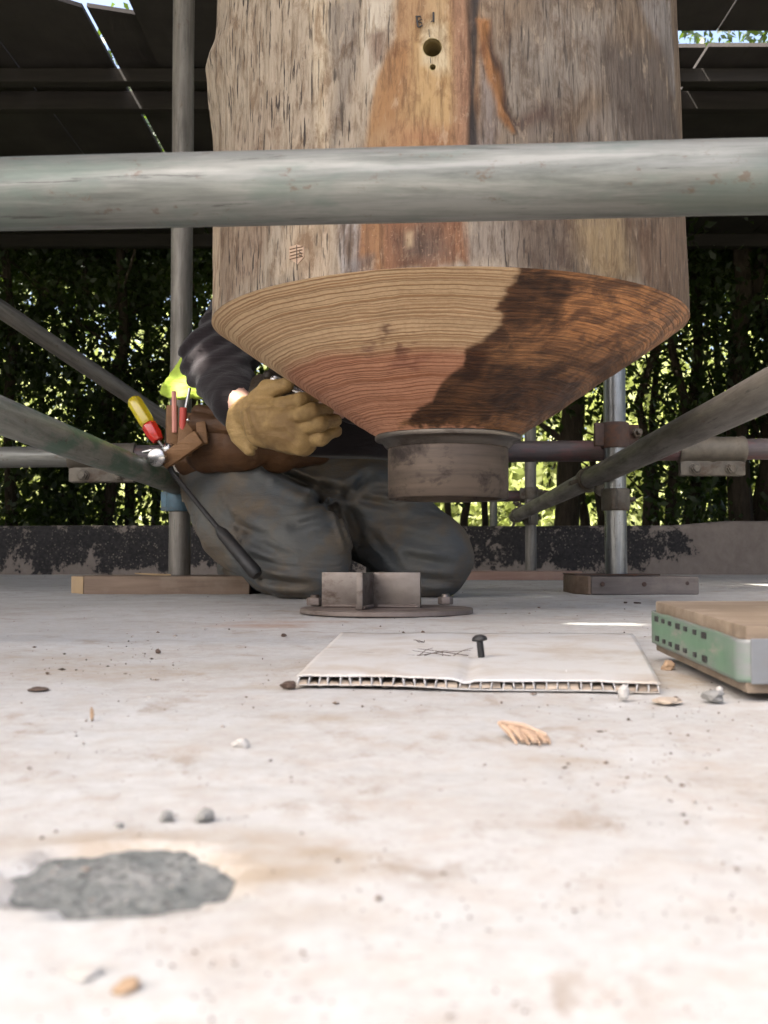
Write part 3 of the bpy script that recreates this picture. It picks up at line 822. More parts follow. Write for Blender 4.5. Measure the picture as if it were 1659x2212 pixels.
bt = bpy.data.objects['blue_tape']; bt.parent = fr; bt.matrix_parent_inverse = (Matrix.Translation(fr.location) @ fr.rotation_euler.to_matrix().to_4x4()).inverted()

def hexnut(m, p, d, r, h):
    m.lathe(p, d, [(r*.9, 0), (r, h*.15), (r, h*.85), (r*.9, h)], 6)
def clamp(P, axis, out, mat, parent, w=.048, ri=.0243, ro=.0305):
    """a band round one tube with two lugs and an eye bolt; out = the side its bolt stands on"""
    axis, out = Vector(axis).normalized(), Vector(out).normalized(); side = axis.cross(out).normalized()
    m = MB(); m.lathe(P-axis*w/2, axis, [(ri, 0), (ro-.001, 0), (ro, .002), (ro, w-.002), (ro-.001, w), (ri, w)], 28, True)
    rot = Matrix((side, axis, out)).transposed()
    m.box(P+side*(ro+.009)+out*.006, (.026, w*.8, .009), rot); m.box(P-side*(ro+.008)+out*.004, (.022, w*.9, .010), rot)
    c = m.build('clamp', mat, parent, bevel=.0015, smooth=True)
    b = MB(); q = P+side*(ro+.013); b.cyl(q-out*.030, q+out*.036, .006, 10); b.build('bolt', M['coupler'], parent, smooth=True)
    n = MB(); hexnut(n, q+out*.013, out, .0115, .012); n.build('nut', M['coupler'], parent, smooth=True)
    n = MB(); hexnut(n, q-out*.034, out, .011, .008); n.build('bolt_head', M['coupler'], parent, smooth=True)
def coupler(Pa, da, Pb, db, out_a, out_b, mat, label, w=.048):
    mid = (Vector(Pa)+Vector(Pb))/2
    t = empty('scaffold_coupler', mid, label, 'coupler', 'scaffold couplers')
    clamp(Vector(Pa), da, out_a, mat, t, w); clamp(Vector(Pb), db, out_b, mat, t, w)
    d = (Vector(Pb)-Vector(Pa))
    m = MB(); m.cyl(Vector(Pa)+d*.5-d.normalized()*.008, Vector(Pa)+d*.5+d.normalized()*.008, .016, 16); m.build('pivot', mat, t)
    return t
zt = TL1.z
def nearest(p0, p1, Y):
    k = (Y-p0.y)/(p1.y-p0.y); return p0+(p1-p0)*k
a = nearest(TL0, TL1, LP.y-.0); dTL = (TL1-TL0)
coupler(a, dTL, Vector((LP.x, LP.y, a.z-.036)), (0, 0, 1), (-1, 0, .1), (-.5, -.8, 0), M['bluepaint'], 'blue painted coupler where the green flecked tube meets the left standard')
dTR = (TR1-TR0); a = nearest(TR0, TR1, RP.y+.02)
coupler(nearest(TR0, TR1, RP.y+.22), dTR, Vector((RP.x, RP.y, a.z-.062)), (0, 0, 1), (-.3, -.2, 1), (1, -.4, .1), M['coupler'], 'grey steel swivel coupler on the brown tube at the right standard')
lp = LZ0+dL*1336
coupler(Vector((RP.x, RP.y, lp.z+.022)), (0, 0, 1), lp, (1, 0, 0), (.2, -1, .2), (0, .2, 1), M['rust'], 'heavily rusted coupler joining the right standard and the dark ledger', .056)
a = nearest(TR0, TR1, FP.y-.06)
coupler(a, dTR, Vector((FP.x, FP.y, a.z-.01)), (0, 0, 1), (-.9, -.3, .3), (1, -.4, 0), M['coupler'], 'small far coupler at the end of the brown tube on the far standard', .056)
coupler(Vector((FP.x, FP.y, p1.z+.005)), (0, 0, 1), Vector((FP.x-.01, 4.58, p1.z)), (1, 0, 0), (.3, -1, 0), (0, .2, 1), M['coupler'], 'small grey coupler holding the far red tube to the far standard', .05)
def sleeve_coupler(P, label, mat, drop, flip=1):
    """two pressed half shells bolted below the joint of two ledgers"""
    t = empty('sleeve_coupler', P, label, 'coupler', 'sleeve couplers on the ledger')
    L = .152; ri, ro = .0244, .030
    prof = []
    m = MB(); m.lathe(P-Vector((L/2, 0, 0)), (1, 0, 0), [(ri, 0), (ro, 0), (ro+.002, .006), (ro, .012), (ro, L/2-.01), (ro+.003, L/2), (ro, L/2+.01), (ro, L-.012), (ro+.002, L-.006), (ro, L), (ri, L)], 28, True)
    m.build('half_shell', mat, t, smooth=True)
    f = MB(); f.box(P+Vector((0, -.010, -ro-drop/2+.004)), (L*.98, .007, drop)); f.build('flange', mat, t, bevel=.003, smooth=True)
    f = MB(); f.box(P+Vector((0, .004, -ro-drop/2+.003)), (L*.98, .007, drop)); f.build('flange', mat, t, bevel=.003, smooth=True)
    for s in (-1, 1):
        q = P+Vector((s*L*.27, -.0135, -ro-drop/2+.002))
        b = MB(); b.cyl(q, q+Vector((0, -.014, 0)), .0065, 12); hexnut(b, q, (0, -1, 0), .0115, .008); b.build('bolt', M['coupler'], t, smooth=True)
        w = MB(); w.lathe(q, (0, -1, 0), [(.013, -.001), (.0145, 0), (.0145, .002), (.013, .003)], 16); w.build('washer', mat, t, smooth=True)
sleeve_coupler(jL, 'pale sleeve coupler with two bolts on the ledger at the left edge', M['coupler'], .034)
sleeve_coupler(jR, 'dirty brown sleeve coupler with two bolts on the ledger at the right edge', M['coupler'], .034)

# ================================================================== BOARDS ON THE SLAB
def plank(name, pts, z0, z1, mat, label, cat, group=None, bevel=.002, parent=None):
    c = Vector((sum(p[0] for p in pts)/len(pts), sum(p[1] for p in pts)/len(pts), z0))
    o = MB().prism(pts, z0, z1).build(name, mat, parent, bevel=bevel, smooth=True, loc=None if parent else c)
    return tag(o, label, cat, group)
def fx(px, Y): return (px-CX)/FPX*Y
root = empty('sole_board', (fx(360, 2.38), 2.38, 0), 'brown timber board with pale sawn end under the left standard', 'board', 'boards under the standards')
plank('plank', [(fx(182, 2.27), 2.272), (fx(540, 2.27), 2.262), (fx(545, 2.27), 2.49), (fx(150, 2.27), 2.49), (fx(134, 2.27), 2.345)], 0, .038, M['board'], None, None, parent=root)
MB().add([(fx(181, 2.27)-.0006, 2.2715, .001), (fx(133.5, 2.27)-.0006, 2.345, .001), (fx(133.5, 2.27)-.0006, 2.345, .037), (fx(181, 2.27)-.0006, 2.2715, .037)], [(0, 1, 2, 3)]).build('sawn_end', M['board_end'], root)
MB().path([(fx(292, 2.36), 2.36, .043), (fx(330, 2.36), 2.36, .0405), (fx(370, 2.36), 2.36, .0395)], [.0012, .0025, .002], 6).build('splinter', M['board_end'], root)
root = empty('sole_board', (fx(1390, 2.3), 2.3, 0), 'dark grey timber block with rusty nail heads under the right standard', 'board', 'boards under the standards')
plank('plank', [(fx(1276, 2.24), 2.24), (fx(1508, 2.24), 2.235), (fx(1512, 2.24), 2.46), (fx(1278, 2.24), 2.46)], 0, .038, M['board_grey'], None, None, bevel=.005, parent=root)
plank('batten', [(fx(1246, 2.25), 2.30), (fx(1268, 2.25), 2.243), (fx(1275, 2.25), 2.243), (fx(1276, 2.25), 2.44), (fx(1248, 2.25), 2.44)], 0, .039, M['board'], None, None, bevel=.006, parent=root)
plank('rusty_sheet', [(fx(1242, 2.3), 2.29), (fx(1420, 2.3), 2.28), (fx(1425, 2.3), 2.45), (fx(1240, 2.3), 2.45)], .0395, .0425, M['rust'], None, None, bevel=0, parent=root)
for px, py in ((1302, 1262), (1392, 1262), (1485, 1260)):
    q = at(px, py, 2.2355); MB().lathe((q.x, 2.238, q.z), (0, -1, 0), [(.005, 0), (.005, .002), (.003, .003)], 10).build('nail_head', M['rust'], root)
plank('floor_plank', [(fx(985, 3.75), 3.72), (fx(1252, 3.75), 3.70), (fx(1262, 3.75), 3.92), (fx(975, 3.75), 3.92)], 0, .030, M['board_red'], 'thin reddish plank lying on the slab in front of the black wall', 'plank')

# scaffold board with a green metal end band, right
A = floor_at(1414, 1432); B = floor_at(1604, 1511); ux = .1955; yA, yB = .800, .586
root = empty('scaffold_board', (.5, .69, 0), 'dusty scaffold board with a green metal end band lying at the right edge', 'board')
sk = .012    # the board lies a few degrees off square
def bp(u, v): return (ux+u+.005*v, yB+(yA-yB)*v-.02*u)       # u along the board, v across it
def bz(v): return .0035+.005*v
m = MB(); m.add([(*bp(u, v), bz(v)+z) for z in (0, .0365) for u, v in ((.001, 0), (1.6, 0), (1.6, 1), (.001, 1))], [(3, 2, 1, 0), (4, 5, 6, 7), (0, 1, 5, 4), (1, 2, 6, 5), (2, 3, 7, 6), (3, 0, 4, 7)])
m.build('plank', M['board_tan'], root, bevel=.0014, smooth=True, seg=2)
def band_piece(name, quad, z0, z1, mat, out, holes=None, nu=30, nz=10):
    pass
zb0, zb1 = .0095, .0330
n = 46; path = []
for k in range(n+1):                                             # the band wraps the end and both edges
    s = k/n*(.11+.214+.11)
    if s < .11: q = (.11-s, 0.0)
    elif s < .324: q = (0.0, (s-.11)/.214)
    else: q = (s-.324, 1.0)
    path.append(q)
V = []; F = []; W = []
def offs(q):
    u, v = q
    x, y = bp(u, v); o = .0022
    if u <= 1e-6 and 0 < v < 1: return (x-o, y)
    if v <= 0: return (x-(o if u < 1e-6 else 0), y-o)
    return (x-(o if u < 1e-6 else 0), y+o)
for q in path:
    x, y = offs(q)
    e = max(0, 1-abs(q[1])*7) if q[0] < .02 else 1.0
    for z in (zb0, zb0+.002, (zb0+zb1)/2, zb1-.002, zb1):
        V.append((x, y, z+.005*q[1]+(vnoise(x*60, y*60, z*50)*.0006))); W.append(max(e, 1-(z-zb0)/.004, 1-(zb1-z)/.004))
m5 = 5
for k in range(n):
    for j in range(m5-1): F.append((k*m5+j, (k+1)*m5+j, (k+1)*m5+j+1, k*m5+j+1))
ob = mesh_np('end_band', np.array(V), np.array(F), M['green'], root, False, None, {'wear': np.clip(W, 0, 1)})
md = ob.modifiers.new('thick', 'SOLIDIFY'); md.thickness = .0012; md.offset = 0
m = MB(); m.box((bp(.055, 0)[0], bp(.055, 0)[1]-.0034, (zb0+zb1)/2), (.106, .0014, zb1-zb0+.001)); m.build('band_side', M['zinc'], root, bevel=.0006)
rows = ((.0262, (.90, .81, .72, .615, .525, .42, .32)), (.0122, (.895, .80, .715, .625, .53, .42, .315)))
for z, vs in rows:
    for k, v in enumerate(vs):
        x, y = bp(0, v)
        m = MB(); m.box((x-.0030, y, z+.0022+.005*v), (.0016, .0085 if k in (0, 3, 6) else .0065, .0030 if k % 3 else .0038))
        m.build('slot_shade', M['blacksteel'], root, bevel=.0004)  # black box stands in for the shade inside a slot

# ================================================================== BASE PLATE
PC = Vector((.0035, 1.500, 0)); CC = Vector((-.018, 1.503, 0))
root = empty('base_plate', PC, 'round rusty steel base plate with upright cross of fins on the slab', 'base plate')
m = MB(); m.lathe(PC+Vector((0, 0, .0008)), (0, 0, 1), [(.1190, 0), (.1200, .001), (.1200, .0058), (.1190, .0068)], 96); m.build('disc', M['plate'], root, smooth=True)
rot = Matrix.Rotation(R(-12), 3, 'Z')
for k, (dx, dy) in enumerate(((-1, 0), (1, 0), (0, -1), (0, 1))):
    m = MB(); t = .0042; L = .0705
    c = Vector((dx*(L/2+(t if dy == 0 and 0 else 0)), dy*(L/2+t*.5), 0)); sz = (L-.0005, 2*t, .0485) if dx else (2*t, L-t, .0485)
    m.box(CC+rot @ c+Vector((0, 0, .0325)), sz, rot); m.build('fin', M['fin'], root, bevel=.0008, smooth=True)
    w = MB(); c2 = Vector((dx*L*.55, dy*L*.55, 0)); w.box(CC+rot @ c2+Vector((0, 0, .0102)), (L*.8 if dx else .013, L*.8 if dy else .013, .0045), rot); w.build('weld', M['plate'], root, bevel=.0016, rough=.0006)
for px, Y, r in ((681, 1.55, .0125), (962, 1.585, .0115), (760, 1.61, .011)):
    X_ = fx(px, Y); b = MB(); hexnut(b, (X_, Y, .0085), (0, 0, 1), r, .0115); b.build('nut', M['plate'], root, bevel=.0006, smooth=True)
    b = MB(); b.lathe((X_, Y, .0082), (0, 0, 1), [(r*.55, 0), (r*.55, .0145), (r*.45, .0160)], 14); b.build('stud', M['fin'], root, smooth=True)

# ================================================================== LOG
LXC, LYC = .0895, 1.50
log = empty('log', (LXC, LYC, 0), 'huge hanging barkless log with coned end and steel sleeve', 'log')
ZR, RR, ZB, RB = .398, .328, .2455, .099
def trunk_r(phi, z):
    """radius of the log; phi 0 faces the camera, positive to the right"""
    r = RR - .020*(z-ZR)*np.clip((z-ZR)/.4, 0, 1.2)**.3
    r = r + fbm(np.sin(phi)*1.6+4, np.cos(phi)*1.6+4, z*.9, 3)*.0030
    r = r + fbm(np.sin(phi)*16+9, np.cos(phi)*16+9, z*3, 3)*.0010
    left = np.exp(-((phi+1.36)/.34)**2)
    r = r + left*(.010*np.exp(-((z-.715)/.055)**2)+.006*np.exp(-((z-.745)/.018)**2))
    k = np.clip((z-ZR)/.03, 0, 1)
    return RR*(1-k)+r*k
def march(x, y, f):
    """the first point of the view ray through x, y on the surface f = 0 (or its nearest pass)"""
    d = ray(x, y); t = np.linspace(.9, 1.75, 1800); P = np.array([0, 0, CAM_H])[None]+np.array(d)[None]*t[:, None]
    v = f(P); i = np.argmax(v < 0) if (v < 0).any() else np.argmin(v)
    return P[i]
def on_trunk(x, y):
    p = march(x, y, lambda P: np.hypot(P[:, 0]-LXC, P[:, 1]-LYC)-(RR-.020*np.clip(P[:, 2]-ZR, 0, 9)*1.0)); return p
def uv_trunk(x, y):
    p = on_trunk(x, y); return (math.atan2(p[0]-LXC, LYC-p[1])*RR, p[2])
def cone_f(P):
    r = np.hypot(P[:, 0]-LXC, P[:, 1]-LYC); rz = RB+(RR-RB)*(P[:, 2]-ZB)/(ZR-ZB); return r-rz
def uv_cone(x, y):
    p = march(x, y, cone_f); return (math.atan2(p[0]-LXC, LYC-p[1])*.25, math.hypot(p[0]-LXC, p[1]-LYC))

phis = np.concatenate([np.linspace(-math.pi, -1.72, 24, endpoint=False), np.linspace(-1.72, 1.72, 620, endpoint=False), np.linspace(1.72, math.pi, 24, endpoint=False)])
zs = np.concatenate([np.linspace(ZR, .80, 190), np.linspace(.84, 3.4, 30)])
PH, ZZ = np.meshgrid(phis, zs, indexing='ij'); RRm = trunk_r(PH, ZZ)
SEAM = [(1018, -120), (1026, -120), (1031, 0), (1032, 90), (1029, 190), (1040, 300), (1030, 420), (1018, 470), (1012, 420), (1016, 345), (1020, 200), (1017, 100), (1016, 0)]
SCAR = [(1026, 46), (1052, 50), (1060, 90), (1078, 150), (1092, 225), (1112, 262), (1119, 290), (1104, 284), (1072, 240), (1058, 180), (1040, 110)]
SCARD = [(1054, 52), (1064, 90), (1084, 150), (1100, 226), (1122, 262), (1124, 288), (1112, 272), (1088, 225), (1072, 150), (1052, 80)]
s0_ = PH*RR; w0_ = fbm(s0_*60, ZZ*26, 3, 3)*.0016
def rel(poly, soft): return np.clip(.5-poly_sd((s0_+w0_).ravel(), ZZ.ravel(), [uv_trunk(*q) for q in poly]).reshape(s0_.shape)/(2*soft), 0, 1)
RRm = RRm-.0055*rel(SEAM, .003)+.0035*rel(SCAR, .004)-.0050*rel(SCARD, .003)
mk_ = np.clip((ZZ-ZR)/.02, 0, 1)*(ZZ < .85)
RRm = RRm+mk_*(fbm(s0_*55, ZZ*7, 6, 3)*.0011+np.minimum(0, fbm(s0_*120, ZZ*9, 11, 2)+.15)*.0016)
lean = -.010*(ZZ-ZR)
TV = np.stack([LXC+RRm*np.sin(PH)+lean, LYC-RRm*np.cos(PH), ZZ], -1)
a, b = PH.shape; i, j = np.meshgrid(np.arange(a), np.arange(b-1), indexing='ij'); i2 = (i+1) % a
TF = np.stack([i*b+j, i2*b+j, i2*b+j+1, i*b+j+1], -1).reshape(-1, 4)
S_ = (PH*RR).ravel(); Z_ = ZZ.ravel()
# the stains, weathering and stripped patches of the log, each with its own outline on the surface
wu = fbm(S_*40, Z_*7, 1, 4)*.006+fbm(S_*9, Z_*4, 5, 3)*.006; wz = fbm(S_*22, Z_*10, 9, 4)*.012
tint = np.tile(np.array([.40, .325, .24]), (len(S_), 1)); crack = np.full(len(S_), 1.0); speck = np.zeros(len(S_))
def paint(poly, col, soft=.006, amt=1.0, ck=None, sp=None):
    global tint, crack, speck
    P = [uv_trunk(*q) for q in poly]
    m = np.clip(.5-poly_sd(S_+wu, Z_+wz, P)/(2*soft), 0, 1)*amt
    tint = tint*(1-m[:, None])+np.array(col)*m[:, None]
    if ck is not None: crack = crack*(1-m)+ck*m
    if sp is not None: speck = speck*(1-m)+sp*m
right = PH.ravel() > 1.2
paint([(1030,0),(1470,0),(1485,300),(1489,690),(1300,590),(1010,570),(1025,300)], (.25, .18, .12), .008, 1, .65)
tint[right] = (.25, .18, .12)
NB = len(tint)
paint([(1180,2),(1330,2),(1300,180),(1210,220),(1150,110)], (.34, .285, .23), .014, .9)
paint([(1060,120),(1130,60),(1230,180),(1200,300),(1100,310)], (.28, .235, .19), .012, .8)
paint([(1385,2),(1452,2),(1462,210),(1440,180),(1415,80)], (.33, .295, .27), .006, .9)
paint([(1280,70),(1420,90),(1478,335),(1330,335)], (.155, .12, .095), .016, .9)
paint([(1250,270),(1330,230),(1360,300),(1330,335),(1260,335)], (.29, .24, .195), .008, .8)
paint([(1000,465),(1130,465),(1120,578),(1000,572)], (.29, .235, .185), .01, .9)
paint([(1120,465),(1250,465),(1260,590),(1120,580)], (.195, .14, .10), .012, .9)
paint([(1235,465),(1345,465),(1365,600),(1262,592)], (.43, .30, .155), .014, .9, .1)
paint([(1350,465),(1484,465),(1488,690),(1385,625)], (.27, .175, .11), .012, .9, .6)
paint([(850,-160),(1015,-160),(1025,0),(1040,60),(1032,300),(1010,475),(784,475),(792,340),(812,200),(840,100)], (.36, .215, .105), .004, 1, 0)
paint([(845,100),(888,105),(872,280),(808,300),(820,210)], (.32, .165, .065), .008, .9)
paint([(885,60),(980,50),(988,200),(978,420),(868,430),(884,200)], (.45, .29, .13), .009, .95)
paint([(985,-150),(1015,-150),(1024,2),(1032,300),(1008,470),(980,400)], (.30, .165, .095), .006, .95, None, 1)
paint([(870,290),(985,280),(985,340),(860,340)], (.36, .18, .085), .012, .9, None, .4)
paint([(908,55),(958,48),(972,150),(940,168),(908,152)], (.55, .45, .29), .006, .9)
paint([(930,-80),(965,-80),(962,50),(925,50)], (.50, .36, .19), .01, .6)
paint([(788,465),(1002,465),(1008,575),(770,596),(782,540)], (.25, .115, .055), .004, 1, .15, 1)
paint([(792,470),(830,470),(826,590),(790,594)], (.36, .19, .085), .006, .8)
paint([(860,520),(930,480),(960,560),(880,575)], (.13, .085, .06), .012, .85)
paint([(880,500),(905,495),(900,530),(880,535)], (.55, .40, .24), .004, .8)
paint(SEAM, (.04, .03, .026), .0025, 1, 0, 0)
paint([(1042,70),(1062,150),(1078,260),(1068,320),(1038,320)], (.24, .195, .17), .004, .9)
paint(SCAR, (.30, .135, .045), .0025, 1, 0, 0)
paint(SCARD, (.075, .036, .02), .0025, .95)
paint([(1108,255),(1190,232),(1205,266),(1124,290)], (.12, .065, .042), .008, .9)
paint([(1150,300),(1290,290),(1300,340),(1150,340)], (.16, .12, .095), .012, .7)
paint([(700,40),(772,8),(778,110),(748,310),(725,330),(735,180),(705,110)], (.255, .21, .165), .006, .9, .5)
paint([(660,2),(702,2),(716,340),(690,340)], (.55, .455, .325), .006, .9, .6)
paint([(790,2),(836,2),(838,80),(802,230),(786,120)], (.54, .47, .37), .006, .9, .4)
paint([(800,82),(836,75),(830,140),(805,172)], (.22, .145, .10), .006, .9)
paint([(625,465),(722,465),(716,590),(612,612)], (.53, .41, .285), .010, .9, .5)
paint([(468,480),(595,465),(565,560),(495,650),(470,600)], (.29, .205, .14), .010, .85)
paint([(735,470),(786,470),(780,588),(740,590)], (.42, .375, .35), .005, .9, .3)
paint([(748,530),(770,500),(775,560),(752,560)], (.22, .15, .10), .005, .8)
paint([(452,470),(474,470),(474,660),(453,690)], (.54, .415, .285), .005, .9, .7)
paint([(500,300),(590,200),(600,330),(520,340)], (.36, .28, .205), .012, .7)
paint([(760,560),(800,560),(800,596),(750,600)], (.20, .17, .155), .006, .8)
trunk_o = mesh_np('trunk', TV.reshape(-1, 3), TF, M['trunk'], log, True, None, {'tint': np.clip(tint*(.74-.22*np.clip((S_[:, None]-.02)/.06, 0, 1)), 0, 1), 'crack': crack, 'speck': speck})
bm = bmesh.new(); bm.from_mesh(trunk_o.data)
bmesh.ops.holes_fill(bm, edges=[e for e in bm.edges if e.is_boundary], sides=0)
bmesh.ops.recalc_face_normals(bm, faces=bm.faces); bm.to_mesh(trunk_o.data); bm.free()
# two drilled holes
for (hx, hy, hr, dep) in ((934, 104, .0105, .055), (935, 146, .0033, .05)):
    p = Vector(on_trunk(hx, hy)); n_ = Vector((p.x-LXC, p.y-LYC, 0)).normalized()
    c = MB().cyl(p+n_*.03, p-n_*dep, hr, 40).build('drill', M['trunk'], None)
    md = trunk_o.modifiers.new('hole', 'BOOLEAN'); md.operation = 'DIFFERENCE'; md.solver = 'EXACT'; md.object = c
    bpy.context.view_layer.update()
    me = bpy.data.meshes.new_from_object(trunk_o.evaluated_get(bpy.context.evaluated_depsgraph_get()), preserve_all_data_layers=True, depsgraph=bpy.context.evaluated_depsgraph_get())
    trunk_o.modifiers.clear(); trunk_o.data = me; me.name = 'trunk'
    bpy.data.objects.remove(c)
me = trunk_o.data; me.set_sharp_from_angle(angle=R(50))
tv = np.empty(len(me.vertices)*3, np.float32); me.vertices.foreach_get('co', tv); tv = tv.reshape(-1, 3)
rad = np.hypot(tv[:, 0], tv[:, 1]); inner = (rad < RR-.028) & (tv[:, 2] < .9)
ta = me.attributes.get('tint')
if ta is not None:
    arr = np.empty(len(tv)*4, np.float32); ta.data.foreach_get('color', arr); arr = arr.reshape(-1, 4)
    arr[inner | (arr[:, 0] > .5)] = (.30, .23, .10, 1); ta.data.foreach_set('color', arr.ravel())
for (hx, hy, hr, dep) in ((934, 104, .0103, .050), (935, 146, .0032, .045)):       # bare bored wood inside the holes
    p = Vector(on_trunk(hx, hy)); n_ = Vector((p.x-LXC, p.y-LYC, 0)).normalized()
    MB().lathe(p-n_*.0055, -n_, [(hr, 0), (hr*.98, dep*.5), (hr*.97, dep), (1e-4, dep+.001), (hr+.0003, dep+.003), (hr+.0003, 0)], 36, True).build('hole_lining', M['bored'], log, smooth=True)
# pen marks on the log
def stroke(m, pts, w=.0011):
    P = []
    for (x, y) in pts:
        p = Vector(on_trunk(x, y)); n_ = Vector((p.x-LXC, p.y-LYC, 0)).normalized()
        ph = math.atan2(p.x-LXC, LYC-p.y); rr_ = float(trunk_r(np.array(ph), np.array(p.z)))
        P.append(Vector((LXC+rr_*math.sin(ph)-.010*(p.z-ZR), LYC-rr_*math.cos(ph), p.z))+n_*.0014)
    m.path(P, w*.5, 6)
m = MB(); stroke(m, [(906, 38), (907, 50), (909, 60)], .0020); stroke(m, [(904, 39), (914, 39), (917, 45), (908, 50), (916, 52), (918, 58), (911, 62), (908, 60)], .0017)
m.build('pen_letter', M['ink'], log); m = MB(); stroke(m, [(942, 30), (942, 50)], .0024); stroke(m, [(941, 48), (936, 51)], .001); m.build('pen_letter', M['ink'], log)
for pl in ([(932, 67), (933, 83)], [(934.5, 127), (935, 139)]):
    m = MB(); stroke(m, pl, .0008); m.build('pencil_line', M['ink'], log)
# pale wooden plug with a pencilled figure
pts = [(628, 534), (645, 529), (659, 534), (659, 556), (645, 572), (628, 560)]
cen = Vector(on_trunk(644, 549)); nrm = Vector((cen.x-LXC, cen.y-LYC, 0)).normalized()
front = []; back = []
for q in pts:
    p = Vector(on_trunk(*q)); ph = math.atan2(p.x-LXC, LYC-p.y); rr_ = float(trunk_r(np.array(ph), np.array(p.z)))
    w_ = Vector((LXC+rr_*math.sin(ph)-.010*(p.z-ZR), LYC-rr_*math.cos(ph), p.z)); front.append(w_+nrm*.0016); back.append(w_-nrm*.01)
k = len(pts); MB().add(front+back, [tuple(range(k)), tuple(range(k, 2*k))[::-1]]+[(i, (i+1) % k, k+(i+1) % k, k+i) for i in range(k)]).build('wood_plug', M['splinter'], log, bevel=.0003)
m = MB()
for y0 in (536, 543, 550, 557): stroke(m, [(630, y0+4), (645, y0), (657, y0-2)], .0011)
for v in range(len(m.v)): m.v[v] = tuple(Vector(m.v[v])+nrm*.0004)
m.build('plug_grain', M['leather'], log)
m = MB(); stroke(m, [(644.5, 531), (644.5, 585)], .0008); stroke(m, [(656, 541), (650, 541), (650, 546), (655, 548), (655, 553), (650, 553)], .001)
for v in range(len(m.v)): m.v[v] = tuple(Vector(m.v[v])+nrm*.0006)
m.build('pen_figure', M['ink'], log)

# the coned end
ph2 = np.concatenate([np.linspace(-math.pi, -1.8, 30, endpoint=False), np.linspace(-1.8, 1.8, 440, endpoint=False), np.linspace(1.8, math.pi, 30, endpoint=False)])
ts = np.linspace(0, 1, 170)
PH2, TT = np.meshgrid(ph2, ts, indexing='ij')
rc = RR+(RB-RR)*TT; zc = ZR+(ZB-ZR)*TT
rim = trunk_r(PH2, np.full_like(PH2, ZR)); zc = zc+fbm(np.sin(PH2)*9, np.cos(PH2)*9, TT*14, 3)*.0009*np.clip(TT*8, 0, 1)
# flats left by the saw
zc = zc+np.cos(PH2*9+1)*.0012*np.clip(TT*6, 0, 1)*np.clip((1-TT)*5, 0, 1)
CV = np.stack([LXC+rc*np.sin(PH2), LYC-rc*np.cos(PH2), zc], -1)
a, b = PH2.shape; i, j = np.meshgrid(np.arange(a), np.arange(b-1), indexing='ij'); i2 = (i+1) % a
CF = np.stack([i*b+j, i*b+j+1, i2*b+j+1, i2*b+j], -1).reshape(-1, 4)
U_ = (PH2*.25).ravel(); Rr = rc.ravel()
n1 = fbm(U_*9, Rr*9, 3, 4)*.010; n2 = fbm(U_*70, Rr*60, 8, 4)*.004; n3 = fbm(U_*60, Rr*260, 2, 3)*.003
heart = np.clip(.5-(Rr+n1*.5-.2265)/.018, 0, 1)
ctint = np.array([.62, .43, .25])*(1-heart[:, None])+np.array([.50, .245, .145])*heart[:, None]
wet = np.zeros(len(U_)); wt = np.ones((len(U_), 3))
def cpoly(poly, soft, warp=1.0):
    P = [uv_cone(*q) for q in poly]
    return np.clip(.5-poly_sd(U_+(n1*.8+n2+n3)*warp, Rr+(n2+n3)*warp, P)/(2*soft), 0, 1)
edge = [(1122,577),(1112,606),(1098,632),(1076,660),(1086,698),(1052,732),(1022,748),(1012,786),(964,824),(938,866),(902,888),(862,922)]
P = [uv_cone(*q) for q in edge]+[(.30, .095), (.62, .095), (.62, .34), (P0 := uv_cone(1300, 590))[0:1]+(.34,), (uv_cone(1122, 577)[0], .34)]
wet = np.clip(.5-poly_sd(U_+n1*.5+n2+n3, Rr+n2+n3, P)/.0060, 0, 1)
def wtone(poly, col, soft, amt=1):
    global wt
    m = cpoly(poly, soft, 1.6)*amt; wt = wt*(1-m[:, None])+np.array(col)*m[:, None]
wtone([(1120,577),(1240,592),(1215,680),(1090,712),(1078,662)], (.42, .38, .36), .014)
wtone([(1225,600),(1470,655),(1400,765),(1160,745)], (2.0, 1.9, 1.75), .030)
wtone([(1195,590),(1235,595),(1215,700),(1170,690)], (.36, .32, .30), .008)
wtone([(952,805),(1100,792),(1245,832),(1200,895),(1010,915),(880,915)], (.40, .38, .40), .008)
wtone([(1015,750),(1080,735),(1060,800),(980,810)], (.5, .42, .4), .008)
def cspot(poly, col, soft=.004, amt=.8):
    global ctint
    m = cpoly(poly, soft, 2.2)*amt; ctint = ctint*(1-m[:, None])+np.array(col)*m[:, None]
cspot([(835, 715), (850, 695), (868, 712), (850, 722)], (.20, .11, .07)); cspot([(870, 745), (895, 735), (905, 760), (880, 772)], (.22, .10, .065))
cspot([(860, 780), (900, 762), (950, 775), (930, 790), (870, 795)], (.28, .12, .08), .006, .6); cspot([(800, 745), (825, 740), (822, 755), (805, 757)], (.26, .13, .09))
cone_o = mesh_np('coned_end', CV.reshape(-1, 3), CF, M['cone'], log, True, None, {'tint': np.clip(ctint, 0, 1), 'wet': wet, 'wettint': wt})
# steel collar and sleeve
ax_ = Vector((LXC, LYC, 0))
m = MB(); m.lathe(ax_, (0, 0, 1), [(.060, .2475), (.1005, .2475), (.1022, .2455), (.1022, .2415), (.1012, .2400), (.096, .2388), (.092, .2365), (.0885, .2320), (.0858, .2290), (.060, .2290)], 96, True); m.build('collar', M['ring'], log, smooth=True)
m = MB(); m.lathe(ax_, (0, 0, 1), [(.0745, .2290), (.0838, .2290), (.0841, .2280), (.0841, .1600), (.0832, .1588), (.0815, .1582), (.0800, .1582), (.0745, .1590), (.0745, .1600)], 96, True); m.build('sleeve', M['sleeve'], log, smooth=True)
m = MB(); m.lathe(ax_, (0, 0, 1), [(.0744, .20), (.0744, .204)], 64); m.build('sleeve_cap', M['plate'], log)

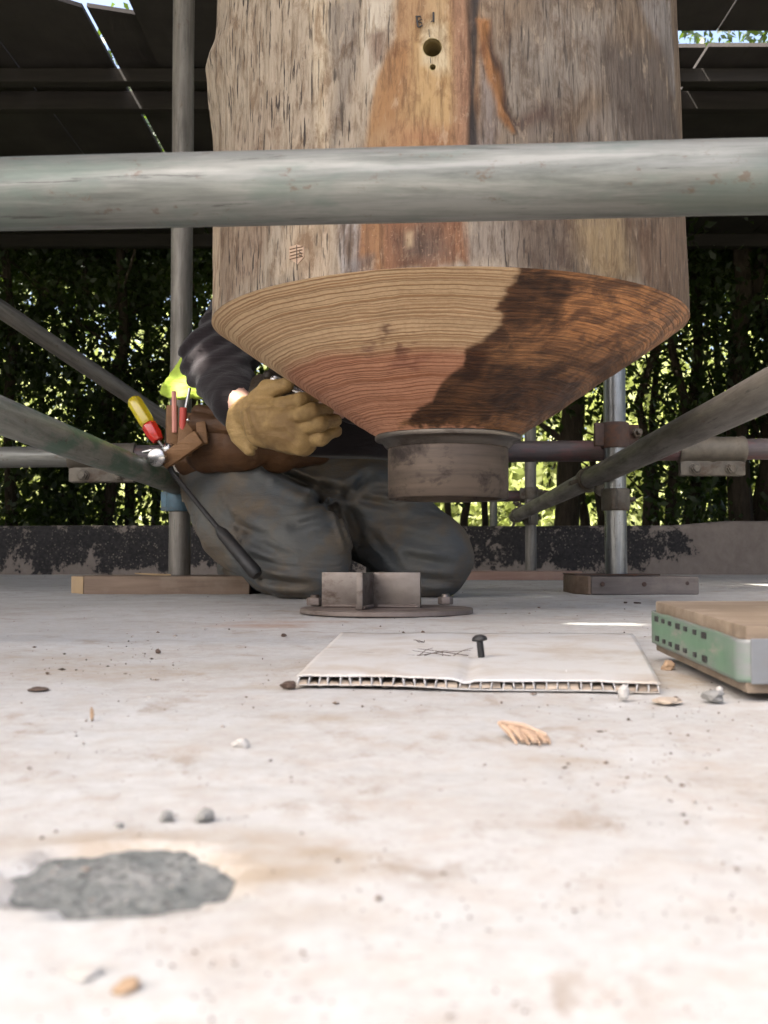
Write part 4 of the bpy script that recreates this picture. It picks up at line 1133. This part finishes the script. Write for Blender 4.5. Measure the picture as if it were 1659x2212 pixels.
# ================================================================== KNEELING PERSON
PR = Vector((-.15, 2.2, 0))
person = empty('person', PR, 'person kneeling behind the log in dirty jeans, black fleece and tan gloves', 'person')
def px(x, y, Y, r): return tuple(at(x, y, Y)), r*Y/FPX
def chain(*pts):
    return [(pts[i][0], pts[i+1][0], pts[i][1], pts[i+1][1]) for i in range(len(pts)-1)]
def soft_part(name, caps, k, h, mat, disp=None, parent=None, cut=None, pad=.03):
    A_ = np.array([c[0] for c in caps]+[c[1] for c in caps]); rmax = max(max(c[2], c[3]) for c in caps)
    lo, hi = A_.min(0)-rmax-pad, A_.max(0)+rmax+pad
    def f(X, Y, Z):
        d = capsules(X, Y, Z, caps, k)
        if disp is not None: d = d+disp(X, Y, Z)
        if cut is not None: d = np.maximum(d, cut(X, Y, Z))
        return d
    V, F = nets(f, lo, hi, h)
    return mesh_np(name, V, F, mat, parent or person, True)
def creases(lines):
    """folds pressed into cloth: (p, q, width, depth) with p, q world points; measured in the plane facing the front"""
    def f(X, Y, Z):
        d = 0
        for p, q, w, a in lines:
            dx, dz = q[0]-p[0], q[2]-p[2]; L2 = dx*dx+dz*dz
            t = np.clip(((X-p[0])*dx+(Z-p[2])*dz)/L2, 0, 1)
            e = np.hypot(X-p[0]-t*dx, Z-p[2]-t*dz)
            d = d+a*np.sin(np.pi*np.clip(t*.8+.2, 0, 1))*(np.exp(-(e/w)**2)-.55*np.exp(-((e-1.7*w)/w)**2))
        return d
    return f
# the body itself: one continuous figure under its clothes
hip_c = (-.155, 2.33, .255); chest = (-.075, 2.19, .545); neck = (-.035, 2.13, .70); head = (-.005, 2.075, .81)
shR, elR, wrR = (-.245, 2.13, .60), tuple(at(470, 778, 2.03)), tuple(at(508, 866, 1.88))
shL, elL, wrL = (.105, 2.16, .60), (.125, 2.10, .385), (-.06, 1.99, .365)
hipL, kneL, ankL = tuple(at(530, 1085, 2.24)), tuple(at(662, 1203, 2.035)), (-.33, 2.56, .062)
hipR, kneR, ankR = tuple(at(765, 1080, 2.28)), tuple(at(928, 1204, 2.125)), (.02, 2.62, .062)
body = [(hip_c, (-.12, 2.26, .40), .10, .11), ((-.12, 2.26, .40), chest, .115, .13), (shR, shL, .055, .055), (chest, neck, .09, .055), (neck, head, .052, .06),
        (head, (-.003, 2.065, .855), .075, .085), ((.0, 2.02, .79), (.0, 2.03, .80), .045, .05), ((0, 1.975, .82), (0, 1.985, .845), .013, .008), ((-.08, 2.07, .83), (-.08, 2.075, .85), .012, .014), ((.08, 2.07, .83), (.08, 2.075, .85), .012, .014),
        (shR, elR, .052, .040), (elR, wrR, .038, .026), (wrR, tuple(at(585, 908, 1.81)), .021, .018), (shL, elL, .052, .040), (elL, wrL, .040, .028), (wrL, (-.15, 1.93, .36), .028, .03),
        (hipL, kneL, .075, .05), (kneL, ankL, .056, .038), (ankL, (-.34, 2.66, .05), .036, .03), (hipR, kneR, .075, .05), (kneR, ankR, .056, .038), (ankR, (.02, 2.72, .05), .036, .03)]
soft_part('body', body, .02, .011, M['skin'])
hair = [((-.003, 2.08, .862), (-.002, 2.10, .85), .088, .088), ((-.003, 2.10, .85), (-.02, 2.13, .79), .085, .065)]
soft_part('hair', hair, .02, .010, M['hair'], lambda X, Y, Z: fbm(X*60, Y*60, Z*20, 2)*.004, cut=lambda X, Y, Z: 2.035-Y+(.86-Z)*.4)
# jeans
def J(x, y): return tuple(at(x, y, 2.05))
jl = [(J(575, 1005), J(700, 1058), .011, .026), (J(690, 1046), J(752, 1062), .011, .030), (J(742, 1060), J(810, 1010), .011, .022), (J(700, 1060), J(660, 1105), .010, .010), (J(750, 1066), J(880, 1096), .010, .018), (J(745, 1075), J(785, 1180), .013, .018),
      (J(540, 1165), J(650, 1215), .010, .015), (J(552, 1205), J(660, 1234), .009, .014), (J(570, 1250), J(690, 1262), .008, .012), (J(470, 1110), J(610, 1180), .013, .013), (J(450, 1040), J(560, 1060), .015, .006), (J(610, 1110), J(720, 1190), .016, .006),
      (J(850, 1150), J(965, 1182), .011, .012), (J(880, 1205), J(990, 1222), .009, .012), (J(900, 1250), J(985, 1256), .008, .010), (J(830, 1110), J(930, 1140), .013, .006), (J(640, 1030), J(700, 1042), .008, .007), (J(470, 1060), J(585, 1280), .004, .005), (J(715, 1070), J(770, 1225), .004, .006), (J(600, 1040), J(700, 1075), .008, .012), (J(770, 1050), J(880, 1060), .009, .012), (J(520, 1140), J(600, 1165), .007, .010), (J(640, 1140), J(720, 1120), .008, .010), (J(800, 1150), J(870, 1230), .008, .009)]
cr = creases(jl)
jeans = [(tuple(at(515, 1035, 2.30)), tuple(at(740, 1012, 2.33)), .125, .125), (hipL, kneL, .122, .084), (hipR, kneR, .112, .082), (kneL, ankL, .080, .066), (kneR, ankR, .080, .066), (tuple(at(540, 1120, 2.18)), tuple(at(640, 1190, 2.06)), .112, .086)]
soft_part('jeans', jeans, .022, .0052, M['denim'], lambda X, Y, Z: cr(X, Y, Z)+fbm(X*13+Z*7, Y*12, Z*15-X*6, 3)*.0050+fbm(X*30+Z*24, Y*24, Z*36, 2)*.0011, cut=lambda X, Y, Z: -Z+.001)
boots = [(ankL, (-.345, 2.68, .045), .058, .045), (ankR, (.02, 2.74, .045), .058, .045)]
for b_ in boots:
    soft_part('boot', [b_, ((b_[0][0], b_[0][1]+.02, .05), (b_[1][0], b_[1][1], .06), .05, .05)], .02, .009, M['boot'], cut=lambda X, Y, Z: -Z+.001)
# black fleece
def fold(X, Y, Z):
    e = np.sqrt((X-elR[0])**2+(Z-elR[2])**2+(Y-elR[1])**2)
    a = np.exp(-(e/.10)**2)
    s = np.sin((Z*.90-X*.55)*2*np.pi/.034+fbm(X*9, Y*9, Z*9, 2)*1.6)
    return a*s*.0085+fbm(X*22, Y*22, Z*22, 3)*.003+np.where(e > .1, fbm(X*12, Y*12, Z*16, 2)*.004, 0)
cuffR = tuple(at(507, 872, 1.895))
fleece = [((-.10, 2.27, .33), chest, .150, .155), (shR, shL, .075, .075), (chest, neck, .10, .062), (shR, elR, .076, .064), (elR, cuffR, .066, .040), (shL, elL, .072, .058), (elL, wrL, .058, .040)]
soft_part('fleece', fleece, .02, .007, M['fleece'], fold, cut=lambda X, Y, Z: np.maximum(.28-Z, -.5+0*np.sqrt((X-cuffR[0]-.004)**2+(Y-cuffR[1]+.02)**2+(Z-cuffR[2]+.008)**2)))
# hi-vis vest: the back over the fleece, and the loose corner that hangs out on the left
vp = [at(x, y, 2.26) for x, y in ((402, 752), (470, 700), (560, 760), (560, 870), (440, 868), (414, 866), (398, 871), (372, 869), (344, 858), (347, 838), (362, 806), (383, 778))]
vp2 = [(p.x, p.z) for p in vp]
def vest_f(X, Y, Z):
    sh = capsules(X, Y, Z, [((-.10, 2.27, .36), chest, .163, .168), (chest, neck, .115, .085)], .02)
    sh = np.maximum(np.maximum(np.abs(sh)-.005, 2.265-Y), .33-Z)
    sd = poly_sd(X.ravel(), Z.ravel(), vp2).reshape(X.shape)
    low = np.clip((.46-Z)/.09, 0, 1)
    yc = 2.255-.035*np.exp(-((X+.425)/.022)**2)*low+.020*np.exp(-((X+.39)/.014)**2)*low+.03*np.sin((X*1.0+Z*.35)*62)*.35-.05*np.clip(.52-Z, 0, .2)
    fl = np.maximum(sd+.004, np.abs(Y-yc)-.0075-.010*low*(1-np.clip(np.abs(sd)/.02, 0, 1)))
    return smin(sh, fl, .008)
V, F = nets(vest_f, (-.50, 2.12, .31), (.16, 2.47, .80), .006)
mesh_np('hi_vis_vest', V, F, M['hivis'], person, True)
# tan glove on the near hand
def gl(*q): return chain(*[px(*w) for w in q])
g = gl((530, 886, 1.862, 32), (575, 902, 1.815, 44)) + gl((574, 904, 1.805, 44), (640, 925, 1.775, 50)) + gl((566, 932, 1.81, 34), (655, 955, 1.765, 31))
g += gl((518, 900, 1.872, 20), (524, 940, 1.868, 22), (540, 970, 1.86, 15)) + gl((513, 880, 1.875, 15), (507, 920, 1.872, 16))
fing = [gl((598, 880, 1.785, 25), (652, 866, 1.752, 22), (676, 858, 1.775, 18), (662, 862, 1.805, 15)), gl((610, 906, 1.765, 24), (674, 889, 1.722, 21.5), (708, 883, 1.752, 18), (690, 890, 1.79, 15)),
        gl((634, 931, 1.765, 23), (692, 914, 1.728, 21), (724, 908, 1.757, 17.5), (706, 914, 1.795, 15)), gl((640, 958, 1.772, 23), (694, 946, 1.745, 20), (726, 931, 1.765, 15.5), (708, 934, 1.80, 14))]
thumb = gl((556, 868, 1.825, 25), (580, 842, 1.80, 22), (618, 832, 1.785, 17))
def glove_f(X, Y, Z):
    d = capsules(X, Y, Z, g, .016)
    for fch in fing: d = smin(d, capsules(X, Y, Z, fch, .006)+.0030, .0012)
    d = smin(d, capsules(X, Y, Z, thumb, .006), .005)
    hole = seg_d(X, Y, Z, at(500, 862, 1.89), at(530, 884, 1.862), .021, .021)
    d = np.maximum(d, -hole)
    return d+fbm(X*70, Y*70, Z*70, 3)*.0013+gc(X, Y, Z)
def G(x, y): return tuple(at(x, y, 1.78))
gc = creases([(G(518, 872), G(560, 884), .0035, .003), (G(560, 884), G(585, 880), .003, .002), (G(530, 885), G(548, 950), .005, .004), (G(545, 890), G(560, 930), .004, .002), (G(585, 930), G(640, 950), .005, .002), (G(532, 958), G(546, 968), .004, .003)])
lo = np.array(at(480, 1010, 1.66))-.01; hi = np.array(at(745, 800, 1.66))+.03; lo[1] = 1.66; hi[1] = 1.93
V, F = nets(glove_f, (lo[0]-.02, 1.67, lo[2]-.02), (hi[0]+.01, 1.93, hi[2]+.02), .0021)
mesh_np('glove', V, F, M['glove'], person, True)
# the other hand reaches in above it, its dark glove shaded in the colour
g2 = gl((700, 828, 2.0, 30), (640, 838, 1.93, 34), (598, 846, 1.885, 32)) + gl((604, 832, 1.89, 20), (562, 828, 1.86, 19), (552, 846, 1.84, 15)) + gl((600, 848, 1.88, 20), (566, 846, 1.86, 18), (556, 862, 1.845, 14)) + gl((610, 862, 1.88, 19), (580, 866, 1.86, 17), (572, 878, 1.85, 13)) + gl((616, 872, 1.88, 17), (596, 880, 1.87, 15), (590, 888, 1.86, 12)) + gl((622, 826, 1.90, 19), (600, 815, 1.86, 16), (580, 812, 1.83, 13))
V, F = nets(lambda X, Y, Z: capsules(X, Y, Z, g2, .007)+fbm(X*50, Y*50, Z*50, 3)*.0011, (-.28, 1.78, .25), (-.03, 2.06, .44), .0032)
gd = mesh_np('glove', V, F, M['glove_dark'], person, True); gd['label'] = 'dark shaded glove above the tan one'
# tool belt
belt = soft_part('tool_belt', [(tuple(at(424, 985, 2.24)), tuple(at(500, 975, 2.15)), .05, .045), (tuple(at(500, 975, 2.15)), tuple(at(600, 978, 2.14)), .045, .036), (tuple(at(600, 978, 2.14)), tuple(at(690, 975, 2.19)), .036, .026)], .02, .006, M['leather'], lambda X, Y, Z: fbm(X*20, Y*20, Z*20, 3)*.003)
soft_part('pouch', [(tuple(at(440, 945, 2.13)), tuple(at(510, 960, 2.10)), .045, .050), (tuple(at(440, 985, 2.13)), tuple(at(520, 975, 2.10)), .034, .036), (tuple(at(550, 962, 2.12)), tuple(at(610, 968, 2.13)), .042, .034)], .018, .005, M['leather'],
          lambda X, Y, Z: fbm(X*24, Y*24, Z*24, 3)*.003+creases([(tuple(at(545, 930, 2.08)), tuple(at(548, 1000, 2.08)), .006, .010)])(X, Y, Z), parent=belt)
soft_part('leather_roll', [(tuple(at(425, 912, 2.09)), tuple(at(500, 922, 2.06)), .020, .018), (tuple(at(430, 890, 2.10)), tuple(at(510, 905, 2.08)), .017, .016)], .004, .004, M['leather'], lambda X, Y, Z: fbm(X*40, Y*40, Z*40, 2)*.002, parent=belt)
def slab(a, b, w, t, name, mat, parent, bevel=.003, tilt=0.0, loc=None):
    """a flat strip from a to b, w wide across the view, t thick in depth"""
    a, b = Vector(a), Vector(b); d = (b-a).normalized(); n_ = Vector((math.sin(tilt), -math.cos(tilt), 0)); s_ = d.cross(n_).normalized(); n_ = s_.cross(d)
    m = MB(); m.box((a+b)/2, (w, t, (b-a).length), Matrix((s_, n_, d)).transposed()); return m.build(name, mat, parent, bevel=bevel, smooth=True, loc=loc)
pxm = 2.08/FPX
slab(at(372, 876, 2.095), at(372, 992, 2.09), 26*pxm, .016, 'tool_slot', M['leather_light'], belt, .004, .25)
slab(at(404, 893, 2.09), at(398, 985, 2.075), 32*pxm, .020, 'tool_slot', M['leather_light'], belt, .005, .1)
slab(at(368, 880, 2.12), at(364, 960, 2.11), 18*pxm, .010, 'tool_slot', M['leather'], belt, .003, .3)
slab(at(352, 1000, 2.055), at(432, 944, 2.045), 33*pxm, .020, 'hammer_loop', M['leather_light'], belt, .004)
slab(at(434, 912, 2.062), at(440, 960, 2.055), 22*pxm, .012, 'strap', M['leather_light'], belt, .004)
for x, y in ((406, 907), (401, 968)):
    q = at(x, y, 2.063); MB().lathe(q, (0, -1, 0), [(.003, 0), (.003, .001), (.0015, .002)], 12).build('rivet', M['chrome'], belt, smooth=True)

# ------------------------------------------------------------------ tools held in the belt
sd0, sd1, sd2 = at(286, 860, 2.10), at(320, 916, 2.09), at(342, 952, 2.085)
root = empty('screwdriver', sd2, 'screwdriver with clear yellow and red handle sticking out of the tool belt', 'screwdriver')
d = (sd1-sd0); rh = .0155
m = MB(); L = d.length
prof = [(rh*.62, 0), (rh*.9, .004), (rh, .010), (rh, L-.006), (rh*.93, L)]
m.lathe(sd0, d, prof, 6, a0=.3); m.build('yellow_grip', M['yellow'], root, bevel=.0022, smooth=True)
m = MB(); d2 = sd2-sd1; m.lathe(sd1, d2, [(rh*.93, 0), (rh*1.0, .003), (rh*.98, d2.length*.6), (rh*.72, d2.length)], 6, a0=.3); m.build('red_collar', M['red'], root, bevel=.002, smooth=True)
MB().cyl(sd2, sd2+d2.normalized()*.045+Vector((.006, .02, 0)), .0032, 10).build('shaft', M['chrome'], root, smooth=True)
# hammer
hf = at(337, 988, 2.015); root = empty('hammer', at(337, 985, 2.06), 'steel headed hammer hanging in the belt loop with its dark handle pointing down', 'hammer')
hd = Vector((.10, 1, .08)).normalized()
m = MB(); m.lathe(hf, hd, [(.0148, 0), (.0172, .0018), (.0172, .018), (.0130, .026), (.0122, .040), (.0150, .052), (.0145, .068), (.009, .076)], 28); m.build('head', M['chrome'], root, smooth=True)
c0 = hf+hd*.060
m = MB(); m.path([c0, c0+Vector((-.012, .008, .010)), c0+Vector((-.03, .012, .016)), c0+Vector((-.048, .010, .012))], [.012, .010, .006, .0025], 10); m.build('claw', M['chrome'], root, smooth=True)
m = MB(); e0 = c0+Vector((.006, -.005, .016)); m.ball(e0, .0125); m.build('eye', M['chrome'], root, smooth=True)
h1, h2, h3 = at(374, 1024, 2.045), at(470, 1140, 1.985), at(556, 1243, 1.94)
m = MB(); m.path([c0, h1, h1+(h2-h1)*.6, h2], [.0075, .0052, .0048, .0052], 12); m.build('handle', M['blacksteel'], root, smooth=True)
m = MB(); m.path([h2, h2+(h3-h2)*.12, h2+(h3-h2)*.6, h3-(h3-h2)*.06, h3], [.006, .0115, .0125, .0135, .010], 14); m.build('grip', M['blacksteel'], root, smooth=True)
# pencils and a bit
def stick(name, a, b, r, mat, label, cat, n=6):
    m = MB(); m.cyl(a, b, r, n, ch=r*.2); return tag(m.build(name, mat, None, smooth=True, loc=a), label, cat)
stick('pencil', at(376, 845, 2.085), at(377, 935, 2.085), .0050, M['pink'], 'pink carpenter pencil upright in the leather tool slot', 'pencil')
stick('marker_pen', at(396, 880, 2.075), at(394, 930, 2.08), .0068, M['redcap'], 'red capped marker beside the pink pencil in the tool belt', 'marker', 14)
stick('drill_bit', at(410, 838, 2.10), at(400, 888, 2.10), .0034, M['chrome'], 'thin silver bit standing beside the red marker in the tool belt', 'drill bit', 10)
# polished bar made up for the white highlight on the dark glove
a_, b_ = at(588, 820, 1.80), at(640, 846, 1.79)
m = MB(); d_ = (b_-a_); m.lathe(a_, d_, [(.004, -.002), (.0085, .0), (.0095, .003), (.0090, .012), (.0062, .018), (.0060, d_.length*1.8)], 16)
tag(m.build('glint_bar', M['chrome'], None, smooth=True, loc=a_), 'bright bar end added for the glint on the gloves just below the cone', 'glint bar')

# ================================================================== PLASTIC SHEET AND SCREW
FL, FRt = floor_at(641, 1486), floor_at(1427, 1499)
BL, BRt = floor_at(737, 1368, .0055), floor_at(1368, 1371, .0055)
root = empty('plastic_sheet', (FL+FRt)/2, 'dusty white fluted plastic sheet lying on the slab with its open cells facing front', 'plastic sheet')
H = .0052
def sp(u, v):
    f = FL+(FRt-FL)*u; b = BL+(BRt-BL)*u; p = f+(b-f)*v; return Vector((p.x, p.y, 0))
def sheet_z(u, v):
    dip = .0022*math.exp(-((u-.475)/.018)**2)*(1-.7*v)
    return .0006+.0016*math.exp(-((u-.2)/.2)**2)*(1-v)+.0006*float(vnoise(u*6, v*5, 3.3)), H-dip+.0003*float(vnoise(u*25, v*25, 1.2))
NU, NV = 66, 30
def skin(name, top):
    V = []; F = []
    for i in range(NU+1):
        for j in range(NV+1):
            u, v = i/NU, j/NV; p = sp(u, v); z0, z1 = sheet_z(u, v); z = z0+z1 if top else z0
            for dz in (0, .00045): V.append((p.x, p.y, z+dz))
    def id_(i, j, k): return (i*(NV+1)+j)*2+k
    for i in range(NU):
        for j in range(NV):
            F.append((id_(i, j, 1), id_(i+1, j, 1), id_(i+1, j+1, 1), id_(i, j+1, 1))); F.append((id_(i, j, 0), id_(i, j+1, 0), id_(i+1, j+1, 0), id_(i+1, j, 0)))
    for i in range(NU):
        F.append((id_(i, 0, 0), id_(i+1, 0, 0), id_(i+1, 0, 1), id_(i, 0, 1))); F.append((id_(i, NV, 1), id_(i+1, NV, 1), id_(i+1, NV, 0), id_(i, NV, 0)))
    for j in range(NV):
        F.append((id_(0, j, 1), id_(0, j+1, 1), id_(0, j+1, 0), id_(0, j, 0))); F.append((id_(NU, j, 0), id_(NU, j+1, 0), id_(NU, j+1, 1), id_(NU, j, 1)))
    mesh_np(name, np.array(V), np.array(F), M['sheet'], root, False)
skin('top_skin', True); skin('bottom_skin', False)
NR = 33; rr = random.Random(5)
for k in range(NR+1):
    u = min(.997, max(.003, k/NR+rr.uniform(-.003, .003))); t = .0006; ln = rr.uniform(-.0012, .0012)
    V = []
    for v in (0.002, .35, .7, .995):
        p = sp(u, v); z0, z1 = sheet_z(u, v)
        V += [(p.x-t/2, p.y, z0+.0004), (p.x+t/2, p.y, z0+.0004), (p.x+t/2+ln, p.y, z0+z1), (p.x-t/2+ln, p.y, z0+z1)]
    F = []
    for q in range(3):
        for e in range(4): F.append((q*4+e, q*4+(e+1) % 4, q*4+4+(e+1) % 4, q*4+4+e))
    F += [(3, 2, 1, 0)]
    mesh_np('rib', np.array(V), np.array(F), M['flute'], root, False)
m = MB()
for k in range(NR):
    u = (k+.5)/NR; s0 = rr.choice([.001, .0014, .002, .003, .0045]); p = sp(u, s0); q = sp(u, .5); hh = sheet_z(u, s0)[1]*rr.uniform(.6, .9)
    w = .0026
    m.add([(p.x-w, p.y, .0016), (p.x+w, p.y, .0016), (p.x+w, p.y+.003, hh), (p.x-w, p.y+.003, hh), (q.x-w, q.y, .0016), (q.x+w, q.y, .0016), (q.x+w, q.y, hh*.8), (q.x-w, q.y, hh*.8)], [(0, 1, 2, 3), (3, 2, 6, 7), (0, 4, 5, 1)])
o = m.build('dirt_filling', M['dust'], root, rough=.0004); o['kind'] = 'stuff'
sb = floor_at(1040, 1420, .006); root = empty('screw', sb, 'black round headed bolt standing upright on the plastic sheet', 'screw')
tilt = Vector((-.10, .05, 1)).normalized()
m = MB(); m.cyl(sb, sb+tilt*.0125, .0024, 14)
for k in range(6): m.lathe(sb+tilt*(.001+k*.0014), tilt, [(.0023, 0), (.0028, .0005), (.0023, .001)], 14)
m.build('shank', M['blacksteel'], root, smooth=True)
m = MB(); m.lathe(sb+tilt*.0118, tilt, [(.0030, -.0004), (.0052, .0), (.0056, .0010), (.0050, .0026), (.0032, .0040), (.0017, .0043), (.0015, .0032)], 28); m.build('head', M['blacksteel'], root, smooth=True)

# ================================================================== LOOSE BITS ON THE SLAB
def rock(name, x, y, wpx, hpx, mat, label, cat, seed=0, dep=1.0, z=0.0, group=None, sharp=1.0):
    p = floor_at(x, y, z); k = p.y/FPX; w, h = wpx*k, hpx*k
    bm = bmesh.new(); bmesh.ops.create_icosphere(bm, subdivisions=2, radius=.5)
    for v in bm.verts:
        c = v.co; f = 1+.45*float(fbm(c.x*2.2+seed, c.y*2.2, c.z*2.2, 2))*sharp
        v.co = Vector((c.x*w*f, c.y*w*dep*f, max(-.42, c.z*f)*h+h*.40))
    me = bpy.data.meshes.new(name); bm.to_mesh(me); bm.free(); me.materials.append(mat)
    o = bpy.data.objects.new(name, me); link(o); o.location = p+Vector((0, w*dep*.4, z and 0)); o.rotation_euler = (0, 0, seed*1.3)
    return tag(o, label, cat, group)
rock('stone', 437, 1779, 44, 34, M['stone'], 'round grey pebble just above the grey mortar hole', 'stone', 3)
rock('stone', 356, 1778, 34, 26, M['stone'], 'smaller pale grey pebble left of the round one by the mortar hole', 'stone', 5)
rock('stone', 255, 1792, 22, 14, M['stone'], 'tiny grey crumb at far left above the mortar hole', 'stone', 6)
rock('stone', 519, 1620, 38, 24, M['stone_pale'], 'pale flat pebble on the slab left of centre', 'stone', 7)
rock('bark_scrap', 622, 1489, 44, 20, M['debris_dark'], 'dark brown scrap of bark at the left corner of the plastic sheet', 'bark', 8)
rock('plastic_plug', 1350, 1513, 26, 36, M['stone_pale'], 'small pale stub standing in front of the plastic sheet', 'stub', 9, sharp=.4)
rock('stone', 1547, 1518, 54, 26, M['stone'], 'grey flat stone beside the corner of the scaffold board', 'stone', 10)
rock('paper_scrap', 1556, 1500, 18, 16, M['stone_pale'], 'white crumb lying on the grey stone by the scaffold board', 'crumb', 11, z=.004)
rock('wood_chip', 1447, 1452, 34, 24, M['stone_tan'], 'orange brown chip under the edge of the green banded board', 'wood chip', 12)
rock('wood_chip', 270, 2150, 62, 26, M['stone_tan'], 'blurred tan chip near the bottom left corner', 'wood chip', 13)
rock('dirt_clod', 1448, 1521, 70, 13, M['dust'], 'low brown clump of dirt between plastic sheet and scaffold board', 'dirt', 14)
rock('dead_leaf', 78, 1494, 42, 9, M['debris_dark'], 'dark shrivelled leaf at the left edge of the slab', 'leaf', 15)
rock('dead_leaf', 198, 1556, 22, 34, M['stone_tan'], 'curled brown leaf on the slab at left', 'leaf', 16, .3)
rock('stone', 341, 1412, 11, 10, M['debris_dark'], 'dark crumb left of the base plate', 'stone', 17)
rock('stone', 742-130, 1376, 14, 7, M['debris_dark'], 'flat dark crumb just left of the plastic sheet', 'stone', 18)
rock('stone', 170, 2120, 74, 22, M['stone_pale'], 'pale blurred flake near the bottom left corner', 'stone', 22)
for k, (x, y, w, l) in enumerate(((1352, 1303, 12, 'left of two'), (1378, 1304, 12, 'right of two'))):
    rock('bark_scrap', x, y, w*1.6, 4, M['debris_dark'], f'dark sliver, {l} in front of the right board', 'bark', 30+k, .5)
# split wood chip with frayed end
c = floor_at(1135, 1606); k = c.y/FPX
root = empty('wood_chip', c, 'pale split chip of wood with a ragged comb edge, right of centre', 'wood chip')
m = MB(); rr = random.Random(3)
P0 = c+Vector((-46*k, .012, 36*k)); P1 = c+Vector((52*k, .010, 8*k))
for q in range(7):
    f = q/6; a_ = P0+(P1-P0)*f*.95+Vector((0, .004, -.001)); tip = c+Vector(((-20+70*f)*k, -.003-.004*math.sin(f*3), (2+6*(q % 2)+10*f*(1-f))*k))
    m.path([a_, a_*.4+tip*.6+Vector((0, 0, .001)), tip], [6.0*k, 6.5*k, (2.5+2*(q % 2))*k], 6)
m.build('fibres', M['splinter'], root, smooth=True, rough=.0002)
MB().path([P0, (P0+P1)/2+Vector((0, .002, .001)), P1], [5*k, 7*k, 6*k], 6).build('back_edge', M['splinter'], root, smooth=True)
# wisps of dry twig
def twig(x, y, w, label, seed, z=0.0, n=6, up=.5):
    rr = random.Random(seed); p = floor_at(x, y, z); k = p.y/FPX; m = MB()
    for q in range(n):
        a = Vector((rr.uniform(-w, w)*k*.5, rr.uniform(-4, 4)*k, .0006)); b = Vector((rr.uniform(-w, w)*k*.5, rr.uniform(-6, 6)*k, rr.uniform(.1, up)*w*k))
        mid = (a+b)/2+Vector((rr.uniform(-3, 3)*k, 0, rr.uniform(0, 4)*k)); m.path([p+a, p+mid, p+b], [.9*k, .8*k, .4*k], 5)
    return tag(m.build('dry_twig', M['debris_dark'], None, loc=p), label, 'twig')
twig(1580, 1322, 64, 'tangle of dry twig lying on the green banded scaffold board', 2, .036, 9, .35)
twig(955, 1418, 190, 'fine dry stalks on the plastic sheet left of the upright bolt', 4, .0062, 7, .06)
twig(905, 1390, 40, 'small curled stalk on the plastic sheet at left', 6, .0062, 4, .2)
m = MB(); a_, b_ = floor_at(771, 1409, .0066), floor_at(896, 1416, .0066); m.path([a_, (a_+b_)/2, b_], .0004, 6); tag(m.build('thin_wire', M['rust'], None, loc=a_), 'thin rusty wire lying on the plastic sheet', 'wire')
# grit
rs2 = np.random.RandomState(21); n = 11000
py = 1245+(2212-1245)*rs2.rand(n)**1.5; pxs = rs2.uniform(-40, 1700, n)
cl = fbm(pxs/160, py/60, 2.2, 3); keep = cl+rs2.uniform(-.9, .9, n) > .05; py, pxs = py[keep], pxs[keep]
V = []; F = []; A = []
octa = np.array([(1,0,0),(-1,0,0),(0,1,0),(0,-1,0),(0,0,1),(0,0,-1)], float); of = np.array([(0,2,4),(2,1,4),(1,3,4),(3,0,4),(2,0,5),(1,2,5),(3,1,5),(0,3,5)])
for q in range(len(py)):
    p = floor_at(pxs[q], py[q]); s = min(rs2.gamma(1.5, .34)*.001, .0027)*min(1, .16+.84*(p.y/1.1)**1.2); a = rs2.uniform(0, 6.28)
    o_ = octa*np.array([s*rs2.uniform(.7, 2.0), s*rs2.uniform(.6, 1.2), s*rs2.uniform(.3, .8)])*(1+rs2.uniform(-.3, .3, (6, 1)))
    o_ = np.stack([o_[:, 0]*math.cos(a)-o_[:, 1]*math.sin(a), o_[:, 0]*math.sin(a)+o_[:, 1]*math.cos(a), o_[:, 2]], 1)
    F.append(of+len(V)*6); V.append(o_+np.array([p.x, p.y, s*.3])); A.append(np.full(6, rs2.rand()))
t = NT('floor_grit'); t.done(t.ramp(t.attr('leafrnd'), [(0, (.05, .035, .025)), (.5, (.16, .11, .08)), (.8, (.30, .25, .21)), (1, (.50, .47, .43))]), .9, 0, .2)
grit = mesh_np('grit', np.vstack(V), np.vstack(F), t.m, None, False, None, {'leafrnd': np.concatenate(A)}); grit['kind'] = 'stuff'
# red dust beside the base plate is part of the slab's dirt; parents settled
bpy.context.view_layer.update()
